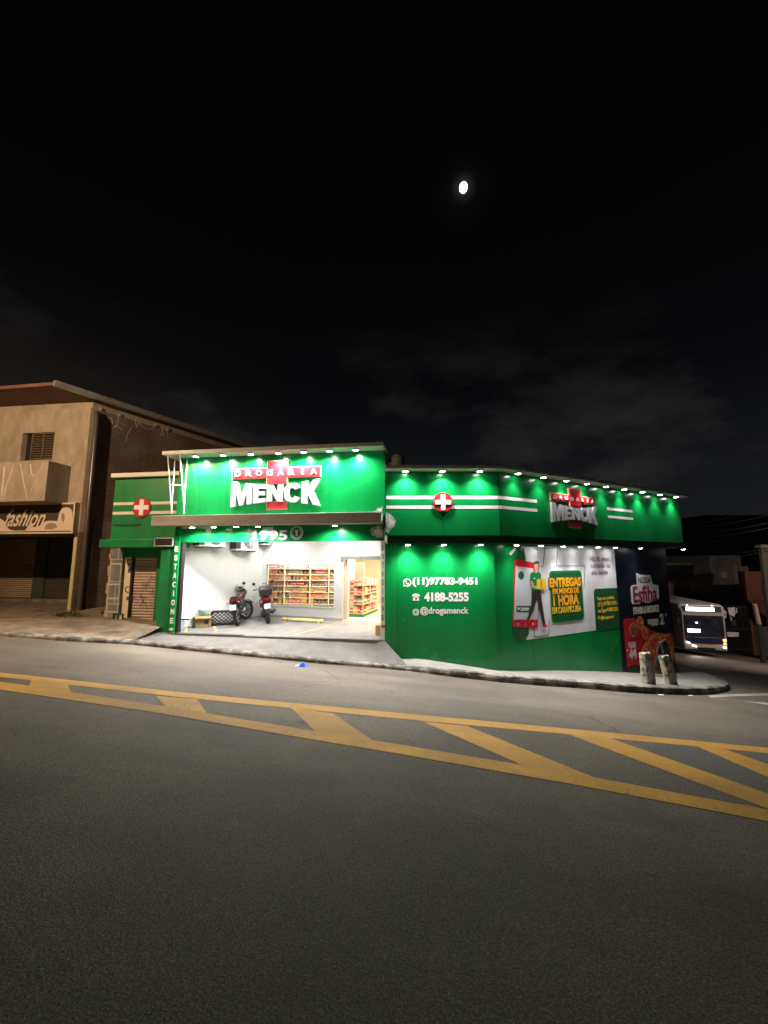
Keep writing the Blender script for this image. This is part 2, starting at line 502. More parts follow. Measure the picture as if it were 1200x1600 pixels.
m = sheet(-600, 600, -300, 900, 20, lambda x, y: min(G(x, y), -1.3 - 0.05 * max(0, x)) - 1.4); m.mats = [GROUNDM]
struct(m, 'ground')
m = sheet(-40, 60, -14, 70, 0.5, G, lambda x, y: y < 9.6 or x > 0.3); m.mats = [ASPH]
struct(m, 'road', smooth=True)

def ribbon(L, Rr, up=0.004, n=24):
    """flat painted band on the ground between two lists of plan points"""
    vs = []; fs = []
    def resample(P):
        P = [Vector((p[0], p[1])) for p in P]; out = []
        seg = [(P[i + 1] - P[i]).length for i in range(len(P) - 1)]; tot = sum(seg)
        for k in range(n + 1):
            d = tot * k / n; i = 0
            while i < len(seg) - 1 and d > seg[i]: d -= seg[i]; i += 1
            out.append(P[i].lerp(P[i + 1], clamp(d / seg[i])))
        return out
    a = resample(L); b = resample(Rr)
    for p, q in zip(a, b):
        for w in (p, q): vs.append((w.x, w.y, G(w.x, w.y) + up))
    for k in range(n): fs.append((2 * k, 2 * k + 1, 2 * k + 3, 2 * k + 2))
    return vs, fs

def gp(P): return [on_ground(*p) for p in P]
mk = MB(YPAINT)
far_t = [(-420, 1012), (0, 1051), (300, 1084), (640, 1116), (900, 1140), (1200, 1169), (1500, 1196)]
far_b = [(-420, 1018), (0, 1058), (300, 1092), (640, 1125), (900, 1149), (1200, 1177), (1500, 1206)]
near_t = [(-420, 1022), (0, 1065), (250, 1103), (480, 1141), (620, 1163), (900, 1210), (1200, 1266), (1500, 1322)]
near_b = [(-420, 1030), (0, 1078), (250, 1115), (480, 1155), (620, 1178), (900, 1227), (1200, 1284), (1500, 1342)]
for up, (a, b) in ((.004, (far_t, far_b)), (.0045, (near_t, near_b))):
    mk.add(*ribbon(gp(a), gp(b), up))
bars = [((50, 1062), (105, 1066), (112, 1087), (45, 1073)), ((243, 1088), (308, 1093), (325, 1118), (262, 1108)),
        ((455, 1107), (520, 1115), (590, 1163), (495, 1146)), ((660, 1128), (730, 1135), (945, 1222), (820, 1198)),
        ((890, 1149), (945, 1151), (1206, 1243), (1204, 1266)), ((1085, 1165), (1135, 1172), (1330, 1240), (1300, 1258))]
for i, q in enumerate(bars):
    p = gp(q); mk.add(*ribbon([p[0], p[3]], [p[1], p[2]], .0052, 6))
struct(mk, 'road_marking')
mk = MB(WPAINT)
for q in (((1105, 1087), (1215, 1083), (1215, 1087), (1112, 1090)), ((1150, 1095), (1230, 1101), (1230, 1106), (1170, 1097))):
    p = gp(q); mk.add(*ribbon([p[0], p[1]], [p[3], p[2]], .004, 8))
struct(mk, 'white_road_marking')
mk = MB(pm('older asphalt patch', (.085, .078, .068), .85, var=.4, scale=60, bmp=.5, bscale=70, dirt=(.16, .145, .125), dscale=55, dlo=.55, dhi=.62))
p = gp(((985, 1157), (1230, 1176), (1420, 1275), (1075, 1207)))
mk.add(*ribbon([p[0], p[3]], [p[1], p[2]], .0022, 10))
struct(mk, 'road_patch')

# kerb line in plan (front edge), from far left to round the corner
UP = 0.12
kp = [(-700, 960), (-300, 975), (0, 994), (100, 1002), (200, 1007), (300, 1017), (400, 1027), (500, 1037), (580, 1043), (640, 1049), (700, 1057), (780, 1066),
      (850, 1072), (900, 1075), (960, 1080), (1010, 1084), (1060, 1086), (1095, 1086), (1120, 1084), (1136, 1081), (1141, 1076), (1137, 1071), (1124, 1064), (1104, 1057), (1085, 1050), (1066, 1043)]
KP = [on_ground(*p) for p in kp]
# refine
def refine(P, st):
    out = []
    for a, b in zip(P[:-1], P[1:]):
        n = max(1, int((b - a).length / st))
        out += [a.lerp(b, k / n) for k in range(n)]
    return out + [P[-1]]
KF = refine(KP, 0.22)
I640 = min(range(len(KF)), key=lambda i: (KF[i] - KP[9]).length)
IL = min(range(len(KF)), key=lambda i: (KF[i] - KP[3]).length)
def kerb(pts, h0, w, rough, mat):
    mb = MB(mat); vs = []; n = len(pts)
    rn = random.Random(5)
    for i, p in enumerate(pts):
        a = pts[max(0, i - 1)]; b = pts[min(n - 1, i + 1)]
        t = Vector((b.x - a.x, b.y - a.y)).normalized(); nn = Vector((-t.y, t.x))
        j = rn.uniform(-rough, rough); j2 = rn.uniform(-rough, rough)
        z = G(p.x, p.y); h = h0(i) if callable(h0) else h0
        f = Vector((p.x, p.y))
        q = [(f - nn * 0.0, z - .06), (f + nn * (.012 + j * .5), z + h * .55), (f + nn * (.03 + j), z + h - .012 + j2 * .6), (f + nn * (.05 + j), z + h + j2 * .3), (f + nn * w, z + h + .001)]
        vs += [(c.x, c.y, zz) for c, zz in q]
    fs = []
    for i in range(n - 1):
        for k in range(4): fs.append((i * 5 + k, (i + 1) * 5 + k, (i + 1) * 5 + k + 1, i * 5 + k + 1))
    return mb.add(vs, fs)
def kh(i):
    if i < I640: return 0.075
    return 0.075 + 0.055 * clamp((i - I640) / 4)
struct(kerb(KF, kh, .16, .022, KERB), 'kerb')

def strip_mesh(P, Q, zp, zq, n=5, jit=0.0, curve=None):
    """surface between two equally long plan lists"""
    vs = []; fs = []; rn = random.Random(9); m = len(P)
    for p, q, a, b in zip(P, Q, zp, zq):
        for k in range(n + 1):
            t = k / n; w = Vector((p[0], p[1])).lerp(Vector((q[0], q[1])), t)
            vs.append((w.x, w.y, a + (b - a) * (curve(t) if curve else t) + (rn.uniform(-jit, jit) if 0 < k < n else 0)))
    for i in range(m - 1):
        for k in range(n):
            a = i * (n + 1) + k; fs.append((a, a + n + 1, a + n + 2, a + 1))
    return vs, fs

# pale pavement along the green side wall, round the corner
mb = MB(CONCR)
wall_base = [Vector((0.03, 9.3))] + [Vector((x, 9.3)) for x in (0.6, 1.2, 1.9, 2.5)] + [CW + Vector(D3) * t + Vector((-.05, .1)) for t in (0.3, 1.2, 2.2, 3.2, 4.2, 5.2, 6.2, 7.0, 7.6)] + [CW + Vector(D3) * 8.4 + Vector((-.1, .2))]
KR = KF[I640:]
inn = []
for i, p in enumerate(KR):
    a = KR[max(0, i - 1)]; b = KR[min(len(KR) - 1, i + 1)]
    t = Vector((b.x - a.x, b.y - a.y)).normalized(); inn.append(Vector((p.x, p.y)) + Vector((-t.y, t.x)) * .15)
def along(P, f):
    seg = [(P[i + 1] - P[i]).length for i in range(len(P) - 1)]; d = sum(seg) * f; i = 0
    while i < len(seg) - 1 and d > seg[i]: d -= seg[i]; i += 1
    return P[i].lerp(P[i + 1], clamp(d / max(1e-6, seg[i])))
N = len(inn)
Q = [along(wall_base, clamp((k / (N - 1)) * 1.12)) for k in range(N)]
KT = [G(p.x, p.y) + kh(I640 + k) for k, p in enumerate(inn)]
def wz(q): return max(G(q.x, q.y) + .11, -2.256 - 0.165 * max(0.0, (q - Vector((0.6, 9.2))).length - .2) * (1 if q.x > .6 else 0))
mb.add(*strip_mesh(inn, Q, KT, [wz(q) for q in Q], 6, .006))
struct(mb, 'sidewalk', smooth=True)

# driveway ramp from the kerb up to the parking bay
mb = MB(CONC)
KLn = KF[IL + 2:I640 + 1]
P = [Vector((p.x, p.y + .14)) for p in KLn]; n = len(P)
def lot_edge(t):
    e = [Vector((-8.15, 10.55)), Vector((-7.2, 10.42)), Vector((-5.55, 10.1)), Vector((0.03, 9.27))]
    return along(e, t)
xs0 = P[0].x; xs1 = P[-1].x
Q = [lot_edge((p.x - xs0) / (xs1 - xs0)) for p in P]
Q[-1] = Vector((0.03, 9.2)); P[-1] = Vector((P[-1].x - .02, P[-1].y))
zp = [G(p.x, p.y) + .074 for p in P]; zq = [LZ - .012 if q.x > -5.6 else LZ + .02 for q in Q]
mb.add(*strip_mesh(P, Q, zp, zq, 6, .004))
# side of the ramp where it stands above the pavement
a = Vector((P[-1].x, P[-1].y, zp[-1])); b = Vector((Q[-1].x, Q[-1].y, zq[-1]))
mb.add([a, b, b - Vector((0, 0, .7)), a - Vector((0, 0, .7))], [(0, 1, 2, 3)])
struct(mb, 'driveway_ramp', smooth=True)

# floor of the parking bay and shop, one slab
K1 = at_z(407, 963, LZ); K2 = at_z(533, 969.5, LZ)
KB = Frame((K1.x, K1.y), (K2.x - K1.x, K2.y - K1.y))   # rear wall of the bay
UBR = (0.06 - K1.x) / KB.d.x
RB = KB.pt(UBR, 0, 0)
mb = MB(TILE)
back = KB.pt(-4.5, 0, 0)
mb.prism([(-5.60, 10.08), (0.03, 9.25), (RB.x, RB.y), (K1.x, K1.y)], lambda a, b, d: Vector((a, b, d)), LZ - .3, LZ)
struct(mb, 'parking_floor')
mb = MB(YLINE)
def on_lot(q, z): return [at_z(x, y, z) for x, y in q]
for q in (((458, 991.6), (462, 991.6), (520, 976.4), (517, 976.4)), ((288, 981), (292.6, 981), (293, 991), (289, 991)), ((333, 978.5), (336.6, 978), (340, 986), (336, 987))):
    mb.add(on_lot(q, LZ + .004), [(0, 1, 2, 3)])
struct(mb, 'bay_marking')
mb = MB(pm('threshold stone', (0.10, 0.10, 0.10), .8, bmp=.3))
for (u0, u1) in ((-2.65, 2.0), (2.0, UM - .05)):
    mb.fbox(FM, u0, u1, -.06, .07, LZ - .3, LZ + (.028 if u0 < 0 else .006))
struct(mb, 'threshold_step')

# worn dirt pavement in front of the neighbour's house
mb = MB(EARTH)
KLl = KF[:IL + 6]
P = [Vector((p.x, p.y + .14)) for p in KLl]
Q = [Vector((p.x * 1.25 + .9, 20.0)) for p in P]
zl = [G(p.x, p.y) + .075 for p in P]
zq = [-1.62 if p.x > -9 else -1.62 for p in P]
mb.add(*strip_mesh(P, Q, zl, zq, 24, .02, curve=lambda t: clamp(t * 4)))
struct(mb, 'sidewalk_dirt', smooth=True)
# ------------------------------------------------------------------ the pharmacy
PH = thing('pharmacy_building', 'green single storey corner pharmacy with lit fascias, open parking bay and glossy panelled side wall', 'building', (0, 10, LZ))
f0 = FM.px(430, 697, .38); f1 = FM.px(430, 703.5, .38)
ZT, ZTB = f0[1], f1[1]                      # roof edge of the tall part
aw0 = FM.px(430, 803.5, .55)[1]; aw1 = FM.px(430, 818.5, .55)[1]
ZST = FM.px(430, 846, 0)[1]                 # underside of the band with the year
ULA = -.26
mb = MB(GREEN)
for k in range(4):                           # sheets with fine joints
    a = UM * k / 4 + .003; b = UM * (k + 1) / 4 - .003
    mb.fbox(FM, a if k else -.02, b if k < 3 else UM, -.5, 0, aw1, ZTB + .02)
mb.build('tall_fascia', PH)
mb = MB(PALEM); mb.fbox(FM, ULA, UM + .02, -1.2, .38, ZTB, ZT); re_ = mb.build('roof_edge', PH, bevel=.012)
mb = MB(GREYM)
mb.fbox(FM, ULA, UM + .0, -.04, .55, aw1 + .012, aw0); mb.fbox(FM, ULA - .004, UM + .004, .545, .575, aw1 - .012, aw0 + .012)
mb.build('awning', PH, bevel=.008)
mb = MB(GREEN); mb.fbox(FM, .0, UM - .02, -.2, -.03, ZST, aw1 + .01)
band = mb.build('year_band', PH)
fm = fnF(FM)
mb = MB(WHITE)
for i, ch in enumerate('1995'):
    x0 = 391 + i * 14.9
    if i == 0:
        q = pxbox(FM, x0, 828.5, x0 + 12, 844, -.03); w_ = q[1] - q[0]; h_ = q[3] - q[2]
        mb.poly(FM, [(q[0] + a * w_, q[2] + b * h_) for a, b in ((.05, 0), (1, 0), (1, .10), (.78, .13), (.78, 1), (.60, 1), (.05, .80), (.05, .70), (.33, .72), (.33, .13), (.05, .10))], -.03, -.022); continue
    put_text(mb, ch, fm, pxbox(FM, x0, 828.5, x0 + 13.2 - (2 if ch == '1' else 0), 844, -.03), bold=.035, depth=-.022)
put_text(mb, 'DESDE', fm, pxbox(FM, 411, 823.5, 427, 827.5, -.03), bold=.03, depth=-.022)
c = FM.px(463.5, 832.5, -.03); r = .17
mb.poly(FM, [disc(c, r, 28), disc(c, r * .86, 28)], -.03, -.023)
for k in range(9):                            # wreath leaves and the cup with a snake
    for s in (1, -1):
        an = R(-80 + k * 17); q = (c[0] + s * math.cos(an) * r * .70, c[1] + math.sin(an) * r * .70)
        mb.poly(FM, disc(q, r * .11, 8, r * .06), -.03, -.023)
mb.poly(FM, [(c[0] - r * .3, c[1] + r * .38), (c[0] - r * .18, c[1] + r * .08), (c[0] - .02, c[1]), (c[0] - .02, c[1] - r * .4), (c[0] - r * .2, c[1] - r * .5), (c[0] + r * .2, c[1] - r * .5), (c[0] + .02, c[1] - r * .4), (c[0] + .02, c[1]), (c[0] + r * .18, c[1] + r * .08), (c[0] + r * .3, c[1] + r * .38)], -.03, -.023)
mb.build('year_lettering', band)
# columns of the bay
uA = FM.px(263.5, 985, .04)[0]; uB = FM.px(271.5, 985, .04)[0]
mb = MB(GREEN); mb.fbox(FM, uA, uB, -.22, .04, LZ - .05, aw1)
cl_ = mb.build('column', PH, bevel=.006)
def down_letters(F, u0, u1, z1, z0, o, mat, parent, txt='ESTACIONE', fill=.62, tail=None):
    mb = MB(mat); h = (z1 - z0) / len(txt)
    for i, ch in enumerate(txt):
        zc = z1 - h * (i + .5); w = (u1 - u0) * (.8 if ch != 'I' else .22); uc = (u0 + u1) / 2
        put_text(mb, ch, fnF(F), (uc - w / 2, uc + w / 2, zc - h * fill / 2, zc + h * fill / 2), bold=.03, depth=o)
    o_ = mb.build('column_lettering', parent); return o_
zc1 = FM.px(270, 851, .04)[1]; zc0 = FM.px(267, 977, .04)[1]
down_letters(FM, uA + .012, uB - .012, zc1, zc0, .045, WHITE, cl_)
mb = MB(WHITE); u = (uA + uB) / 2; z = zc0 - .1
mb.poly(FM, [(u - .05, z - .02), (u + .01, z - .02), (u + .01, z - .05), (u + .06, z + .01), (u + .01, z + .05), (u + .01, z + .03), (u - .05, z + .03)], .04, .045)
mb.build('arrow_mark', cl_)
mb = MB(BLACK); mb.fbox(FM, uB, uB + .075, -.12, .0, LZ, ZST); mb.build('corner_trim', PH)
uR0 = FM.px(594.5, 920, -.02)[0]
mb = MB(WHITE); mb.fbox(FM, uR0, UM - .005, -.3, -.02, LZ - .02, ZST - .0)
cr_ = mb.build('column', PH)
zc1 = FM.px(597, 849, 0)[1]; zc0 = FM.px(597, 972, 0)[1]
down_letters(FM, uR0 + .03, UM - .025, zc1, zc0, -.015, DKGREEN, cr_)
mb = MB(RED); u = (uR0 + UM) / 2 + .01; z = zc0 - .1
mb.poly(FM, [(u - .05, z), (u, z - .05), (u, z - .025), (u + .05, z - .025), (u + .05, z + .025), (u, z + .025), (u, z + .05)], -.02, -.014)
mb.build('arrow_mark', cr_)
# torn film where the awning meets the short fascia
TORN = pm('torn film', (0.62, 0.63, 0.60), .7, var=.3, scale=9, dirt=(.20, .30, .20), dscale=6, dlo=.45, dhi=.6)
mb = MB(TORN)
rt = random.Random(77)
for F_, P, a_, b_ in ((FC, ((603, 800), (609, 803), (616, 809), (619, 815), (617, 822), (611, 828), (605, 833), (603, 830)), -.003, .004),
                      (FM, ((577, 829), (584, 823), (592, 821), (599, 822), (599, 842), (588, 840), (581, 836)), -.032, -.022),
                      (FM, ((583, 799), (592, 793), (598, 791), (598, 800), (590, 801)), -.002, .004)):
    Q = [F_.px(*p) for p in P]; J = []
    for a, b in zip(Q, Q[1:] + Q[:1]):
        for k in range(4):
            t = k / 4; J.append((a[0] + (b[0] - a[0]) * t + rt.uniform(-.022, .022) * (k > 0), a[1] + (b[1] - a[1]) * t + rt.uniform(-.022, .022) * (k > 0)))
    mb = MB(TORN); mb.poly(F_, J, a_, b_); cx = sum(p[0] for p in J) / len(J); cz = sum(p[1] for p in J) / len(J)
    mb.poly(F_, [(cx + (p[0] - cx) * .6 + .02, cz + (p[1] - cz) * rt.uniform(.4, .62)) for p in J], b_, b_ + .003, WHITE)
    mb.build('torn_film', PH)
mb = MB(BLACK)
a = FM.px(596, 822, .3); mb.tube([FM.pt(a[0], .3, aw1), FM.pt(a[0] + .04, .25, aw1 - .1), FM.pt(a[0] - .03, .2, aw1 - .12), FM.pt(a[0] + .06, .1, aw1 - .05)], .012, 6)
mb.build('loose_cable', PH, smooth=True)

# short fascia, then the long one along the side street
ZF1 = FC.px(690, 733, 0)[1]; ZF0 = FC.px(690, 836.5, 0)[1]
ZL1 = FC.px(690, 726, .3)[1]; ZL0 = FC.px(690, 732, .3)[1]
URE = FR.px(1063, 800)[0]
mb = MB(GREEN)
mb.fbox(FC, 0, 1.33, -.33, 0, ZF0, ZL0 + .02)
mb.fbox(FC, 1.336, 2.67, -.33, 0, ZF0, ZL0 + .02)
n = 5
for k in range(n):
    a = URE * k / n + (.003 if k else .02); b = URE * (k + 1) / n - .003
    mb.fbox(FR, a, b, -.33, 0, ZF0, ZL0 + .02)
# rolled corner between the two
cs = [(FC.pt(2.67, 0, 0)), Vector((2.693, 8.862, 0)), (FR.pt(.02, 0, 0))]
for a, b in zip(cs[:-1], cs[1:]):
    mb.add([(a.x, a.y, ZF0), (b.x, b.y, ZF0), (b.x, b.y, ZL0 + .02), (a.x, a.y, ZL0 + .02)], [(0, 1, 2, 3)])
mb.build('long_fascia', PH)
mb = MB(PALEM)
PL = [FC.pt(-.0, .3, 0), FC.pt(2.35, .3, 0), Vector((2.80, 8.60, 0)), FR.pt(.42, .3, 0), FR.pt(URE + .06, .3, 0), FR.pt(URE + .06, -.6, 0), Vector((2.45, 9.5, 0)), FC.pt(0, -.6, 0)]
mb.prism([(p.x, p.y) for p in PL], lambda a, b, d: Vector((a, b, d)), ZL0, ZL1)
mb.build('roof_edge', PH, bevel=.01)
mb = MB(DKGREEN)  # shade on the unlit beam is put into this darker green
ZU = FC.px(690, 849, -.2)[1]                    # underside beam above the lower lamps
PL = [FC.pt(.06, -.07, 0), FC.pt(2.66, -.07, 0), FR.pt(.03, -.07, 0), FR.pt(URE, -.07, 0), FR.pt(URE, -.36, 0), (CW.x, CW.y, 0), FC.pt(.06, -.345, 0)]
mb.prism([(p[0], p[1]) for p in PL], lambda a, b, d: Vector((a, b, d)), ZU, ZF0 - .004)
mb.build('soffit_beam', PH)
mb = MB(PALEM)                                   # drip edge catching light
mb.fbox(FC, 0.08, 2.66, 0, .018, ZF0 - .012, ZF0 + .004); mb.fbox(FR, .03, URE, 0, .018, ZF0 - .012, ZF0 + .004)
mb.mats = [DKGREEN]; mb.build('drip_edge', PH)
# vertical joint, with a small stuck bracket
mb = MB(DKGREEN); c = FC.px(781, 825); mb.fbox(FC, 2.64, 2.652, .0, .004, ZF0, ZF1)
mb.build('panel_joint', PH)
# walls below
UWE = FRW.px(1047, 950)[0]
mb = MB(GREEN)
mb.fbox(FCW, 0.0, .29, -.25, 0, -3.2, ZU + .003); mb.fbox(FCW, .294, CW.x - .03 - .0, -.25, 0, -3.2, ZU + .003)
ue = FRW.px(966, 950)[0]
for k in range(4):
    mb.fbox(FRW, ue * k / 4 + (.003 if k else 0), ue * (k + 1) / 4 - (.003 if k < 3 else 0), -.25, 0, -5, ZU + .003)
mb.build('side_wall', PH)
fcw = fnF(FCW); frw = fnF(FRW); fr = fnF(FR); fc = fnF(FC)
# white stripes of the fascias
def stripe(mb, F, x0, x1, ya, yb, o=.004):
    a = F.px(x0, ya); b = F.px(x0, yb); u1 = F.px(x1, ya)[0]
    mb.fbox(F, a[0], u1, 0, o, b[1], a[1])
z1, z2, z3, z4 = (FC.px(660, y)[1] for y in (774.8, 780, 790, 795))
uE = FR.px(839, 785)[0]
for a, b in ((z2, z1), (z4, z3)):
    mb = MB(WHITE); mb.fbox(FC, .02, 2.64, 0, .004, a, b); mb.fbox(FC, 2.654, 2.69, 0, .004, a, b); mb.fbox(FR, .012, uE, 0, .004, a, b); mb.build('fascia_stripe', PH)
    mb = MB(WHITE); mb.fbox(FR, FR.px(949, 793)[0], FR.px(988, 797)[0], 0, .004, a, b); mb.build('fascia_stripe', PH)
# contact lettering on the wall
mb = MB(WHITE)
put_text(mb, '(11)97783-9451', fcw, pxbox(FCW, 644.5, 902, 746, 917), bold=.045, depth=.004)
mb.build('contact_lettering', PH); mb = MB(WHITE)
put_text(mb, '4188-5255', fcw, pxbox(FCW, 662.5, 925.5, 732.5, 940), bold=.05, depth=.004)
mb.build('contact_lettering', PH); mb = MB(WHITE)
put_text(mb, '@drogamenck', fcw, pxbox(FCW, 656.5, 948, 732.5, 962), bold=.03, depth=.004)
mb.build('contact_lettering', PH); mb = MB(WHITE)
c = FCW.px(636.3, 910.3); r = .095
mb.poly(FCW, [disc(c, r, 24), disc(c, r * .78, 24)], 0, .004)
mb.poly(FCW, [(c[0] - r, c[1] - r * 1.05), (c[0] - r * .45, c[1] - r * .82), (c[0] - r * .85, c[1] - r * .4)], 0, .004)
hs = [(-.48, .42), (-.25, .55), (-.12, .2), (-.25, .05), (.02, -.25), (.2, -.12), (.5, -.28), (.38, -.5), (.1, -.55), (-.3, -.2)]
mb.poly(FCW, [(c[0] + a * r, c[1] + b * r) for a, b in hs], 0, .004)
mb.build('message_icon', PH); mb = MB(WHITE)
b = pxbox(FCW, 644, 928, 656, 938.5); w = b[1] - b[0]; h = b[3] - b[2]
tp = [(0, .78), (.12, .97), (.5, 1.05), (.88, .97), (1, .78), (1, .6), (.76, .6), (.74, .74), (.26, .74), (.24, .6), (0, .6)]
mb.poly(FCW, [(b[0] + a * w, b[2] + q * h) for a, q in tp], 0, .004)
hole = disc((b[0] + .5 * w, b[2] + .3 * h), .14 * w, 14)
mb.poly(FCW, [[(b[0] + a * w, b[2] + q * h) for a, q in [(.08, 0), (.92, 0), (.92, .25), (.68, .66), (.32, .66), (.08, .25)]], hole], 0, .004)
mb.build('telephone_icon', PH); mb = MB(WHITE)
b = pxbox(FCW, 645, 951.5, 654.5, 961.5); r = .05; i = .02
mb.poly(FCW, [rrect(*b, r), rrect(b[0] + i, b[1] - i, b[2] + i, b[3] - i, r * .7)], 0, .004)
c = ((b[0] + b[1]) / 2, (b[2] + b[3]) / 2); mb.poly(FCW, [disc(c, .042, 16), disc(c, .024, 16)], 0, .004)
mb.poly(FCW, disc((b[1] - .04, b[3] - .04), .009, 8), 0, .004)
mb.build('camera_icon', PH)

# ---- parking bay: white walls, shop window, door opening
q = at_z(272.5, 983.5, LZ); KL = Frame((q.x, q.y), (K1.x - q.x, K1.y - q.y)); LL = (Vector((K1.x, K1.y)) - KL.P).length
CZ = .80
mb = MB(WALLW); mb.fbox(KL, -.1, LL, -.05, 0, LZ - .1, CZ); mb.build('bay_wall', PH)
W0 = KB.px(417, 881.5); W1 = KB.px(521.5, 948.5)
WB = (W0[0], W1[0], W1[1], W0[1])
DU = KB.px(535.5, 920)[0]; DZ = KB.px(560, 873)[1]
mb = MB(WALLW)
mb.poly(KB, [[(-.1, LZ - .1), (DU, LZ - .1), (DU, DZ), (UBR, DZ), (UBR, CZ), (-.1, CZ)], [(WB[0], WB[2]), (WB[1], WB[2]), (WB[1], WB[3]), (WB[0], WB[3])]], -.12, 0)
mb.build('bay_wall', PH)
rw = Frame((.06, 9.3), (0, 1))
mb = MB(WALLW); mb.box((.10, (9.3 + RB.y) / 2, (LZ + CZ) / 2), (.06, RB.y - 9.3, CZ - LZ)); mb.build('bay_wall', PH)
mb = MB(pm('grey skirting', (.36, .35, .33), .7)); mb.fbox(KB, .0, DU, 0, .015, LZ, LZ + .07); mb.fbox(KL, 0, LL, 0, .012, LZ, LZ + .03); mb.build('skirting', PH)
mb = MB(CEILW)
mb.prism([(-5.5, 10.1), (.0, 9.35), (RB.x, RB.y), (K1.x, K1.y)], lambda a, b, d: Vector((a, b, d)), CZ, CZ + .08)
mb.build('bay_ceiling', PH)
mb = MB(WHITE); t = .035
mb.poly(KB, [[(WB[0] - t, WB[2] - t), (WB[1] + t, WB[2] - t), (WB[1] + t, WB[3] + t), (WB[0] - t, WB[3] + t)], [(WB[0], WB[2]), (WB[1], WB[2]), (WB[1], WB[3]), (WB[0], WB[3])]], -.1, .018)
wf = mb.build('shop_window', PH)
mb = MB(glass_mat('window glass')); mb.fbox(KB, WB[0], WB[1], -.06, -.054, WB[2], WB[3]); mb.build('pane', wf)
mb = MB(pm('grey shutter box', (.22, .22, .20), .5)); zt = KB.px(560, 869)[1]
s = KB.px(565, 872)[0]
mb.fbox(KB, DU - .06, s, -.0, .07, DZ - .03, zt); mb.fbox(KB, s + .02, UBR, -.0, .07, DZ - .03, zt)
mb.build('shutter_box', PH)
mb = MB(CREAMW); mb.fbox(KB, DU - .0, DU + .10, -.3, -.13, LZ, DZ); mb.build('door_jamb', PH)
# shop room
ZFL = LZ + .012
mb = MB(pm('cream floor tiles', (.66, .60, .50), .25, var=.04)); 
rm = [KB.pt(-.9, -.12, 0), KB.pt(UBR + 3.2, -.12, 0), KB.pt(UBR + 3.2, -5.2, 0), KB.pt(-.9, -5.2, 0)]
mb.prism([(p.x, p.y) for p in rm], lambda a, b, d: Vector((a, b, d)), LZ - .2, ZFL)
mb.prism([(p.x, p.y) for p in (KB.pt(DU, 0, 0), KB.pt(UBR, 0, 0), KB.pt(UBR, -.12, 0), KB.pt(DU, -.12, 0))], lambda a, b, d: Vector((a, b, d)), LZ - .2, ZFL - .004)
mb.build('shop_floor', PH)
mb = MB(CREAMW)
mb.fbox(KB, -.9, UBR + 3.2, -5.3, -5.2, LZ, .9); mb.fbox(KB, -1.0, -.9, -5.3, -.12, LZ, .9); mb.fbox(KB, UBR + 3.2, UBR + 3.3, -5.3, -.12, LZ, .9)
mb.fbox(KB, UBR, UBR + 3.2, -.24, -.13, LZ, .9)
mb.build('shop_wall', PH)
mb = MB(CEILW); mb.prism([(p.x, p.y) for p in rm], lambda a, b, d: Vector((a, b, d)), .9, .98); mb.build('shop_ceiling', PH)
# flat roofs and the back of the block
ROOF = pm('roof screed', (.14, .14, .14), .9)
mb = MB(ROOF)
a = FM.pt(-.1, -.52, 0); b = FM.pt(UM, -.52, 0)
mb.prism([(a.x, a.y), (b.x, b.y), (b.x + 1.5, b.y + 7), (a.x + 2.6, a.y + 8)], lambda p, q, d: Vector((p, q, d)), 1.1, 1.9)
e = FR.pt(URE - .4, -.35, 0)
mb.prism([(.12, 9.3), (2.5, 9.3), (e.x, e.y), (e.x - 3.4, e.y + 6.5), (1.2, 16)], lambda p, q, d: Vector((p, q, d)), 1.2, 1.7)
mb.build('flat_roof', PH)
mb = MB(GREEN_P); e = FRW.pt(UWE, 0, 0); er = Frame((e.x, e.y), (-.479, .878))
mb.fbox(er, .02, 6.5, -.2, 0, -6, 1.4)
mb.build('end_wall', PH)

# ---- low wing on the left
uL = FW.px(177, 790)[0]; uE2 = FW.px(264, 790)[0] + .5
zc0, zc1 = FW.px(220, 744.5, .12)[1], FW.px(220, 738, .12)[1]
zw0 = FW.px(220, 846)[1]
mb = MB(GREEN_P); mb.fbox(FW, uL, uE2, -.6, 0, zw0, zc0 + .02); wg = mb.build('wing_fascia', PH)
mb = MB(CREAM); mb.fbox(FW, uL - .05, uE2, -.7, .12, zc0, zc1); mb.build('wing_coping', PH, bevel=.008)
mb = MB(CREAM)
zz = [FW.px(220, y)[1] for y in (784.3, 788.7, 799, 803.5)]
mb.fbox(FW, uL, uE2, 0, .005, zz[1], zz[0]); mb.build('wing_stripe', PH); mb = MB(CREAM); mb.fbox(FW, uL, uE2, 0, .005, zz[3], zz[2]); mb.build('wing_stripe', PH)
a = FW.px(154.5, 850, .5); zca, zcb = FW.px(210, 855, .5)[1], FW.px(210, 842.5, .5)[1]
uc1 = FW.px(263, 850, .5)[0] + .06
mb = MB(GREEN_P); mb.fbox(FW, a[0], uc1, -.3, .5, zca, zcb); mb.build('wing_canopy', PH, bevel=.01)
mb = MB(PALEM); v0 = FW.px(242, 840.5, .52); v1 = FW.px(270, 853.5, .52); t = .02
mb.poly(FW, [[(v0[0], v1[1]), (v1[0], v1[1]), (v1[0], v0[1]), (v0[0], v0[1])], [(v0[0] + t, v1[1] + t), (v1[0] - t, v1[1] + t), (v1[0] - t, v0[1] - t), (v0[0] + t, v0[1] - t)]], .5, .535)
vb = mb.build('vent_box', PH)
mb = MB(BLACK); mb.fbox(FW, v0[0] + t, v1[0] - t, .5, .512, v1[1] + t, v0[1] - t); mb.build('vent_grille', vb)
mb = MB(CHROME); a = FW.px(178, 820); b = FW.px(215, 820.5)
